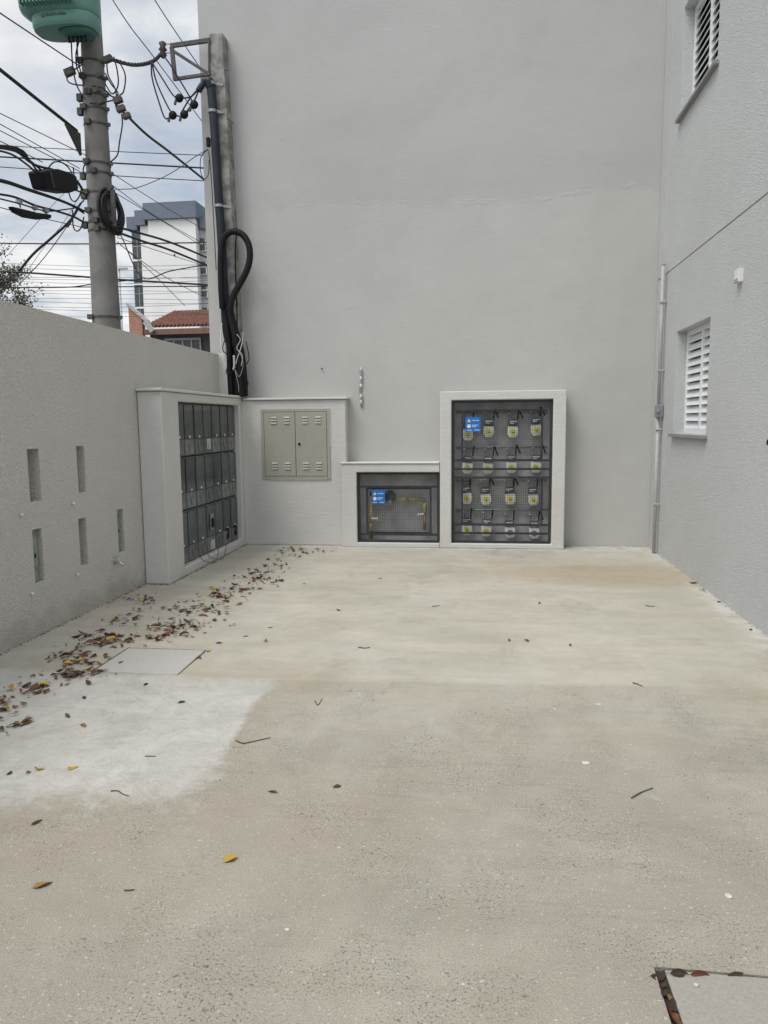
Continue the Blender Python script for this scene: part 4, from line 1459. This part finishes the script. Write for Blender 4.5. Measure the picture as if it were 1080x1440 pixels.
# bundle into the splice box
G2 = 'cables of the bundle entering the splice box'
for i, (a0, a1, a2, a3) in enumerate((((-10, 206), (20, 210), (38, 222), (52, 240)), ((-10, 204), (24, 208), (40, 224), (58, 239)), ((-10, 210), (16, 217), (36, 230), (50, 242)), ((-10, 207), (22, 213), (42, 228), (66, 238)), ((-10, 205), (30, 211), (46, 230), (74, 238)))):
    wire([a0, a1, a2, a3], .013, 'black cable of the bundle curving down into the splice box', plane=(0, X), grp=G2)
wire([(68, 236), (76, 228), (88, 229), (98, 238), (103, 248)], .010, 'black cable arching over the splice box', plane=(0, X))
wire([(96, 246), (108, 254), (116, 266)], .016, 'short black cable from the splice box to the pole', plane=(0, X))
wire([(98, 265), (108, 268), (118, 272)], .012, 'lower short black cable from the splice box to the pole', plane=(0, X))


def splice(px_pts, label, thick):
    P3 = [at(x, y, 0, X) for x, y in px_pts]
    t_ = thing('splice_box', label, 'splice box', P3[0])
    n = len(P3)
    vs = [p + Vector((-thick, 0, 0)) for p in P3] + [p + Vector((thick, 0, 0)) for p in P3]
    fs = [tuple(range(n)), tuple(range(2 * n - 1, n - 1, -1))] + [(i, (i + 1) % n, (i + 1) % n + n, i + n) for i in range(n)]
    MB().add(vs, fs).build('body', 'black', t_, bevel=.025, seg=3)
    return t_, P3


t_, P3 = splice([(50, 241), (60, 238), (72, 238), (88, 243), (97, 248), (100, 268), (88, 272), (70, 269), (57, 266)], 'large black splice box hanging from the cables left of the utility pole', .10)
q0, q1 = at(70, 240, 0, X + .105), at(76, 264, 0, X + .105)
MB().bar(q0, q1, .016).build('strap', 'cablegrey', t_)
t_, P3 = splice([(13, 290), (30, 294), (50, 299), (70, 302), (68, 308), (52, 309), (34, 306), (20, 299)], 'long flat black splice tray hanging lower at the left edge', .04)
for (x, y, x2, y2) in ((27, 284, 29, 292), (49, 292, 47, 298), (64, 296, 66, 302)):
    MB().bar(at(x, y, 0, X), at(x2, y2, 0, X), .012).obox(at(x, y, 0, X), (.02, 0, 0), (0, .03, 0), (0, 0, .02)).build('hanger', 'gal', t_)
wire([(-10, 251), (12, 256), (40, 266), (80, 280), (102, 289), (118, 297)], .018, 'thick black cable sagging below the splice box to the pole', plane=(0, X))
wire([(-10, 253), (14, 259), (40, 268), (80, 281), (102, 290), (118, 300)], .012, 'black cable lashed beneath the thick sagging cable', plane=(0, X))
wire([(-10, 272), (20, 277), (50, 289), (80, 297), (104, 305), (118, 313)], .015, 'black cable above the flat splice tray', plane=(0, X))
wire([(-10, 277), (10, 282), (30, 287), (52, 294), (70, 297), (88, 295), (104, 293)], .010, 'messenger wire carrying the flat splice tray', plane=(0, X))
wire([(-10, 289), (20, 297), (60, 307), (100, 316), (122, 321)], .006, 'thin wire passing just under the flat splice tray', 'cablegrey', (0, X))
# cables leaving the pole along the street, away from the camera
G3 = 'thick cables leaving the pole to the right'
wire([(160, 318), (190, 326), (240, 341), (300, 366)], .020, 'thick black cable falling from the pole to the right, upper of two', plane=(0, X), grp=G3)
wire([(158, 324), (200, 339), (240, 352), (300, 377)], .020, 'thick black cable falling from the pole to the right, lower of two', plane=(0, X), grp=G3)
G4 = 'thin wires falling to the right of the pole'
for pts in ([(152, 240), (230, 290), (300, 330)], [(152, 256), (220, 305), (300, 350)], [(160, 270), (230, 312), (300, 356)], [(165, 334), (220, 352), (300, 378)], [(170, 345), (230, 388), (300, 424)], [(165, 340), (215, 385), (260, 430)]):
    wire(pts, .006, 'thin wire falling from the pole to the right across the white tower', 'cablegrey', (0, X + .1), grp=G4)
wire([(163, 148), (178, 162), (206, 189), (240, 215), (290, 255)], .022, 'dark cable running from the pole clamps behind the back wall', plane=(0, X))
wire([(140, -30), (180, 33), (216, 80), (300, 192)], .010, 'thin high wire crossing the sky right of the pole, nearer to it', 'cablegrey', (0, X - .4))
wire([(205, -20), (245, 42), (300, 122)], .010, 'thin high wire crossing the sky beside the steel bracket', 'cablegrey', (0, X + .2))
wire([(160, 266), (172, 266), (193, 264), (228, 250), (254, 235), (272, 222), (292, 210)], .006, 'slack thin wire curving from the pole to the service pole clamp', 'cablegrey', (1, 8.9))
wire([(165, 322), (172, 335), (200, 390), (240, 381), (295, 371)], .014, 'black wire rising to the right across the white tower', plane=(1, 14))
# twisted service drop to the bracket
A_, B_ = at(152, 82, 1, 8.85), at(213, 87, 1, 8.9)
mid_ = at(186, 91, 1, 8.87)
base = smoothpts([A_, mid_, B_, at(228, 74, 1, 8.9)], 16)
t = thing('service_drop', 'twisted service cable sagging from the utility pole to the steel bracket', 'cable', A_)
for k in range(3):
    pts = [p + Vector((0, .014 * math.cos(i * .9 + k * 2.09), .014 * math.sin(i * .9 + k * 2.09))) for i, p in enumerate(base)]
    MB().tube(pts, .011, 6).build('strand', 'cablegrey', t, smooth=True)
for pp in ([(213, 87), (214, 110), (224, 145), (232, 166), (240, 164)], [(214, 88), (220, 115), (236, 150), (242, 158)], [(214, 88), (228, 110), (242, 132), (250, 139)], [(228, 76), (240, 92), (262, 128), (270, 142)],
           [(283, 121), (276, 128), (266, 140), (254, 160)], [(282, 121), (270, 135), (258, 138)], [(280, 125), (274, 140), (266, 152), (262, 158)], [(246, 161), (256, 164), (266, 155)]):
    MB().tube(smoothpts([at(x, y, 1, 8.86) for x, y in pp], 6), .009, 6).build('tail_wire', 'cable', t, smooth=True)
for i, (x, y) in enumerate(((252, 138), (243, 162), (259, 161), (273, 147))):
    q = at(x, y, 1, 8.86)
    c = thing('splice_connector', 'round black wire connector hanging below the steel bracket, %s' % ('uppermost of four', 'lowest on the left', 'lowest on the right', 'nearest the wall edge')[i], 'connector', q, 'connectors below the bracket')
    MB().ball(q, .05, 10, (1, .8, 1)).build('shell', 'black', c, smooth=True)
    MB().disc(q + Vector((-.03, -.03, -.035)), (-.3, 0, -1), .016, .05, 8).build('bolt', 'rust', c)

# cables across the street further away
G5 = 'level cables crossing behind the utility pole'
for (pts, r, Yp) in (([(-10, 204), (118, 211), (300, 219)], .008, 12), ([(-10, 220), (118, 227), (300, 237)], .016, 12), ([(-10, 234), (45, 238), (160, 247), (300, 255)], .010, 13),
                     ([(-10, 342), (126, 343), (300, 341)], .016, 14), ([(-10, 382), (30, 383), (128, 390), (165, 393), (300, 401)], .028, 16), ([(-10, 404), (90, 404), (128, 400), (200, 392)], .016, 16),
                     ([(-10, 404.5), (128, 403.5), (300, 402.5)], .018, 18)):
    wire(pts, r, 'dark level cable crossing behind the utility pole', plane=(1, Yp), grp=G5, sub=6)
G6 = 'faint far wires low in the sky'
rw = random.Random(4)
for k in range(12):
    y0 = 374 + k * 6.2 + rw.uniform(-2, 2)
    wire([(-10, y0 + rw.uniform(-4, 4)), (150, y0 + 2), (300, y0 + rw.uniform(-6, 6))], .008, 'faint thin wire low in the sky above the left wall', 'cablegrey', (1, 24), grp=G6, sub=4)
wire([(110, 292), (98, 311), (72, 335), (47, 357), (27, 381)], .022, 'black cable slanting from the pole down to the left onto the level cable', plane=(1, 10))
wire([(118, 280), (96, 316), (60, 365), (25, 402)], .008, 'thin wire slanting down left from the pole, longest of the slanting ones', plane=(1, 11))
wire([(115, 250), (84, 278), (52, 313), (10, 360)], .005, 'faint wire slanting down left behind the splice boxes', 'cablegrey', (1, 12))
wire([(112, 275), (90, 312), (60, 350), (30, 395)], .005, 'faint wire slanting down left beside the black slanting cable', 'cablegrey', (1, 12.5))

# ------------------------------------------------------------------ far things
# white apartment tower
tw = thing('apartment_tower', 'white far apartment tower with blue grey parapets and dark stair glazing', 'building', (-34, 84, -.3))
MB().box(-36.0, -30.65, 80, 96, -.3, 23.4).build('wall', 'twr', tw)
MB().box(-36.35, -30.4, 79.6, 96.4, 23.41, 25.1).build('parapet', 'twrgrey', tw)
MB().box(-37.1, -36.01, 80.4, 96, -.3, 22.95).build('side_wall', 'twr', tw)
MB().box(-37.5, -36.36, 80.0, 96.3, 22.96, 24.5).build('side_parapet', 'twrgrey', tw)
MB().box(-38.35, -37.11, 80.9, 96, -.3, 22.6).build('stair_tower', 'twrgrey', tw)
MB().box(-38.7, -37.51, 80.5, 96.2, 22.61, 24.0).build('low_parapet', 'twrgrey', tw)
for i in range(7):
    z = 22.0 - (i + 1) * 2.55
    f = MB().box(-38.25, -37.2, 80.83, 80.89, z + .15, z + 2.35).build('window', 'glass', tw)
    MB().box(-38.3, -37.15, 80.78, 80.87, z - .1, z + .1).build('ledge', 'twr', f)
    MB().box(-37.76, -37.70, 80.79, 80.827, z + .15, z + 2.35).box(-38.25, -37.2, 80.79, 80.8265, z + 1.45, z + 1.52).build('frame', 'twrgrey2', f)
MB().box(-30.64, -27.5, 80.9, 96, -.3, 22.4).build('setback_wall', 'twrgrey2', tw)
MB().box(-30.39, -27.4, 80.5, 96.2, 22.41, 23.7).build('setback_parapet', 'twrgrey', tw)
for i in range(6):
    z = 21.2 - i * 2.45
    f = MB().box(-30.55, -28.2, 80.83, 80.89, z - 1.0, z + .3).build('window', 'glass', tw)
    MB().box(-29.95, -29.88, 80.79, 80.828, z - 1.0, z + .3).box(-30.55, -28.2, 80.79, 80.827, z - .32, z - .25).build('frame', 'twr', f)
    MB().box(-30.6, -28.1, 80.75, 80.89, z - 1.12, z - 1.01).build('sill', 'twrgrey2', f)
MB().box(-33.2, -33.05, 79.9, 79.99, 19.6, 19.75).build('wall_lamp', 'black', tw)
# house with the tiled roof
hs = thing('tiled_house', 'low dark house with a red clay tile roof behind the left wall', 'house', (-11.5, 30, -.3))
MB().box(-13.0, -7, 28.6, 36, -.3, 5.05).build('wall', 'house', hs)
rf = MB()
nxx = 40
x0, x1 = -13.0, -6.8
y0, z0, y1, z1 = 28.1, 5.22, 31.2, 6.25
vs, fs = [], []
seg_ = 6
rows = 9
for r in range(rows + 1):
    for e in range(2):
        pass
vs = []
fs = []
cols = nxx * seg_
for r in range(rows):
    for e in (0, 1):
        k = (r + e * 1.0) / rows
        lift = .035 if e == 0 else .0
        for i in range(cols + 1):
            xx = x0 + (x1 - x0) * i / cols
            w_ = math.sin(i / seg_ * 2 * math.pi) * .07
            vs.append((xx, y0 + (y1 - y0) * k, z0 + (z1 - z0) * k + w_ + lift))
n_ = cols + 1
for r in range(rows * 2 - 1):
    for i in range(cols):
        fs.append((r * n_ + i, r * n_ + i + 1, (r + 1) * n_ + i + 1, (r + 1) * n_ + i))
rf.add(vs, fs).build('roof', 'tiles', hs)
MB().box(-13.0, -6.8, 28.05, 28.12, 4.93, 5.14).build('fascia', 'housew', hs)
w_ = MB()
p0, p1 = at(233, 477, 1, 28.55), at(283, 500, 1, 28.55)
wx0, wx1, wz1 = p0.x, p1.x, p0.z
MB().box(wx0, wx1, 28.53, 28.59, 3.2, wz1).build('window', 'glass', hs)
fr = MB()
for i in range(5):
    xx = wx0 + (wx1 - wx0) * i / 4
    fr.box(xx - .025, xx + .025, 28.48, 28.528, 3.2, wz1)
fr.box(wx0, wx1, 28.475, 28.5275, wz1 - .06, wz1 + .02)
fr.build('window_frame', 'twrgrey2', hs)
# raw brick gable beside it
bw = thing('brick_gable', 'raw orange brick gable wall with a pale sloping coping beside the tiled house', 'wall', (-13.3, 28, -.3))
bp = [(-13.55, -.3), (-13.02, -.3), (-13.02, 5.55), (-13.55, 6.0)]
MB().prism(bp, lambda u, v, d: (u, 28 + d, v), 0, .25).build('wall', 'brick', bw)
MB().prism([(-13.6, 6.03), (-12.85, 5.40), (-12.85, 5.50), (-13.6, 6.14)], lambda u, v, d: (u, 27.95 + d, v), 0, .4).build('coping', 'pvc', bw)
q0, q1 = at(205, 460, 1, 27.9), at(214, 468, 1, 27.9)
MB().bar(at(204, 452, 1, 27.9), at(215, 466, 1, 27.9), .12, .2).build('gutter_end', 'pvc', bw)
# small far roof at its left
fr_ = thing('far_house', 'small distant house roof just above the wall beside the utility pole', 'house', (-26.5, 55, -.3))
MB().box(-27.6, -24.6, 55, 58, -.3, 6.7).build('wall', 'brick', fr_)
MB().prism([(-27.9, 6.7), (-24.3, 6.7), (-25.2, 7.5), (-27.2, 7.5)], lambda u, v, d: (u, 54.7 + d, v), 0, 3.6).build('roof', 'tiles', fr_)
# thin mast
q = at(167.5, 378, 1, 40)
t = thing('street_light', 'thin distant street light mast right of the utility pole', 'street light', (q.x, 40, -.3))
MB().tube([(q.x, 40, -.3), (q.x, 40, q.z)], [.07, .045], 8).build('mast', 'twrgrey2', t, smooth=True)
MB().obox((q.x + .22, 40, q.z), (.25, 0, 0), (0, .08, 0), (0, 0, .04)).build('lamp_head', 'twrgrey2', t)

# sparse tree at the left edge
tr = thing('street_tree', 'sparse half bare tree beyond the left wall at the photo edge', 'tree', (-17.3, 25, -.3))
rt = random.Random(21)
trunk = MB().tube(smoothpts([(-17.3, 25, -.3), (-17.25, 25.05, 2), (-17.35, 25, 4), (-17.3, 24.9, 5.3)]), [.2 - .004 * i for i in range(19)], 10)
crown = MB()
tips = []


def branch(p, d, L, r, lvl):
    d = d.normalized()
    pts = [p]
    for k in range(3):
        d = (d + Vector((rt.uniform(-.3, .3), rt.uniform(-.3, .3), rt.uniform(-.1, .25)))).normalized()
        pts.append(pts[-1] + d * L / 3)
    trunk.tube(pts, [r, r * .85, r * .7, r * .5], 5)
    if lvl == 0:
        tips.extend(pts[1:])
        return
    for k in range(4):
        branch(pts[1 + k % 3], (d + Vector((rt.uniform(-1, 1), rt.uniform(-1, 1), rt.uniform(-.35, .7)))), L * .68, r * .52, lvl - 1)


for k in range(9):
    a_ = k * 1.05
    branch(Vector((-17.3, 24.9, 4.7 + k * .17)), Vector((math.cos(a_), math.sin(a_), rt.uniform(.35, .9))), 1.15, .05, 3)
for p in tips:
    for k in range(2):
        c = p + Vector((rt.gauss(0, .1), rt.gauss(0, .1), rt.gauss(0, .1)))
        u = Vector((rt.uniform(-1, 1), rt.uniform(-1, 1), rt.uniform(-1, 1))).normalized()
        w_ = u.orthogonal().normalized()
        s = rt.uniform(.03, .065)
        crown.add([c - u * s, c + w_ * s * .5, c + u * s, c - w_ * s * .5], [(0, 1, 2, 3)])
trunk.build('trunk', 'bark', tr)
crown.build('crown', 'treeleaf', tr)

# ------------------------------------------------------------------ light
EL, AZ = 60., 222.   # sun height and compass bearing from +Y, clockwise
w = bpy.data.worlds.new('World')
sc.world = w
w.use_nodes = True
nt = w.node_tree
bg = nt.nodes['Background']
sky = nt.nodes.new('ShaderNodeTexSky')
sky.sky_type = 'NISHITA'
sky.sun_disc = False
sky.sun_elevation = R(EL)
sky.sun_rotation = R(AZ)
sky.dust_density = 2.5
tc = nt.nodes.new('ShaderNodeTexCoord')
sep = nt.nodes.new('ShaderNodeSeparateXYZ')
nt.links.new(tc.outputs['Generated'], sep.inputs[0])


def wm(op, a, b=None):
    n = nt.nodes.new('ShaderNodeMath')
    n.operation = op
    for i, v in enumerate((a, b)):
        if v is None:
            continue
        if isinstance(v, (int, float)):
            n.inputs[i].default_value = v
        else:
            nt.links.new(v, n.inputs[i])
    return n.outputs[0]


zz = wm('ADD', wm('MAXIMUM', sep.outputs['Z'], 0.), .18)
comb = nt.nodes.new('ShaderNodeCombineXYZ')
nt.links.new(wm('DIVIDE', sep.outputs['X'], zz), comb.inputs[0])
nt.links.new(wm('DIVIDE', sep.outputs['Y'], zz), comb.inputs[1])


def wnoise(scale, detail, rough, off, dist=.3):
    mp = nt.nodes.new('ShaderNodeMapping')
    mp.inputs['Location'].default_value = off
    nt.links.new(comb.outputs[0], mp.inputs['Vector'])
    n = nt.nodes.new('ShaderNodeTexNoise')
    n.inputs['Scale'].default_value = scale
    n.inputs['Detail'].default_value = detail
    n.inputs['Roughness'].default_value = rough
    n.inputs['Distortion'].default_value = dist
    nt.links.new(mp.outputs[0], n.inputs['Vector'])
    return n.outputs['Fac']


def wramp(v, a, b, lo, hi):
    n = nt.nodes.new('ShaderNodeMapRange')
    n.interpolation_type = 'SMOOTHSTEP'
    for nm, x in (('From Min', a), ('From Max', b), ('To Min', lo), ('To Max', hi)):
        n.inputs[nm].default_value = x
    nt.links.new(v, n.inputs['Value'])
    return n.outputs['Result']


def wmix(f, a, b):
    n = nt.nodes.new('ShaderNodeMix')
    n.data_type = 'RGBA'
    nt.links.new(f, n.inputs[0])
    for i, c in ((6, a), (7, b)):
        if isinstance(c, tuple):
            n.inputs[i].default_value = (*c, 1)
        else:
            nt.links.new(c, n.inputs[i])
    return n.outputs[2]


body = wramp(wnoise(1.5, 7, .58, (3.1, 1.7, 0)), .40, .60, 0, 1)
cl = wmix(body, (6.3, 6.95, 7.8), (10.6, 10.6, 10.6))
cover = wramp(wnoise(1.1, 6, .55, (8.3, 4.2, 0)), .34, .52, .55, 1)
dt = nt.nodes.new('ShaderNodeVectorMath')
dt.operation = 'DOT_PRODUCT'
nt.links.new(tc.outputs['Generated'], dt.inputs[0])
dt.inputs[1].default_value = (math.sin(R(AZ)) * math.cos(R(EL)), math.cos(R(AZ)) * math.cos(R(EL)), math.sin(R(EL)))
glow = wramp(dt.outputs['Value'], .25, .95, .70, 1.2)
vm = nt.nodes.new('ShaderNodeVectorMath')
vm.operation = 'SCALE'
nt.links.new(cl, vm.inputs[0])
nt.links.new(glow, vm.inputs['Scale'])
nt.links.new(wmix(cover, sky.outputs['Color'], vm.outputs[0]), bg.inputs['Color'])
bg.inputs['Strength'].default_value = .1

sd = bpy.data.lights.new('sun', 'SUN')
sd.energy = 1.5
sd.angle = R(24)
sd.color = (1, .96, .9)
so = bpy.data.objects.new('sun', sd)
COL.objects.link(so)
dirv = Vector((math.sin(R(AZ)) * math.cos(R(EL)), math.cos(R(AZ)) * math.cos(R(EL)), math.sin(R(EL))))
so.rotation_euler = dirv.to_track_quat('Z', 'Y').to_euler()
so.location = dirv * 30

sc.view_settings.view_transform = 'Standard'
sc.view_settings.look = 'None'
sc.view_settings.gamma = 1
sc.view_settings.exposure = 0.36
sc.view_settings.use_curve_mapping = False
print('leaves', NL[0])
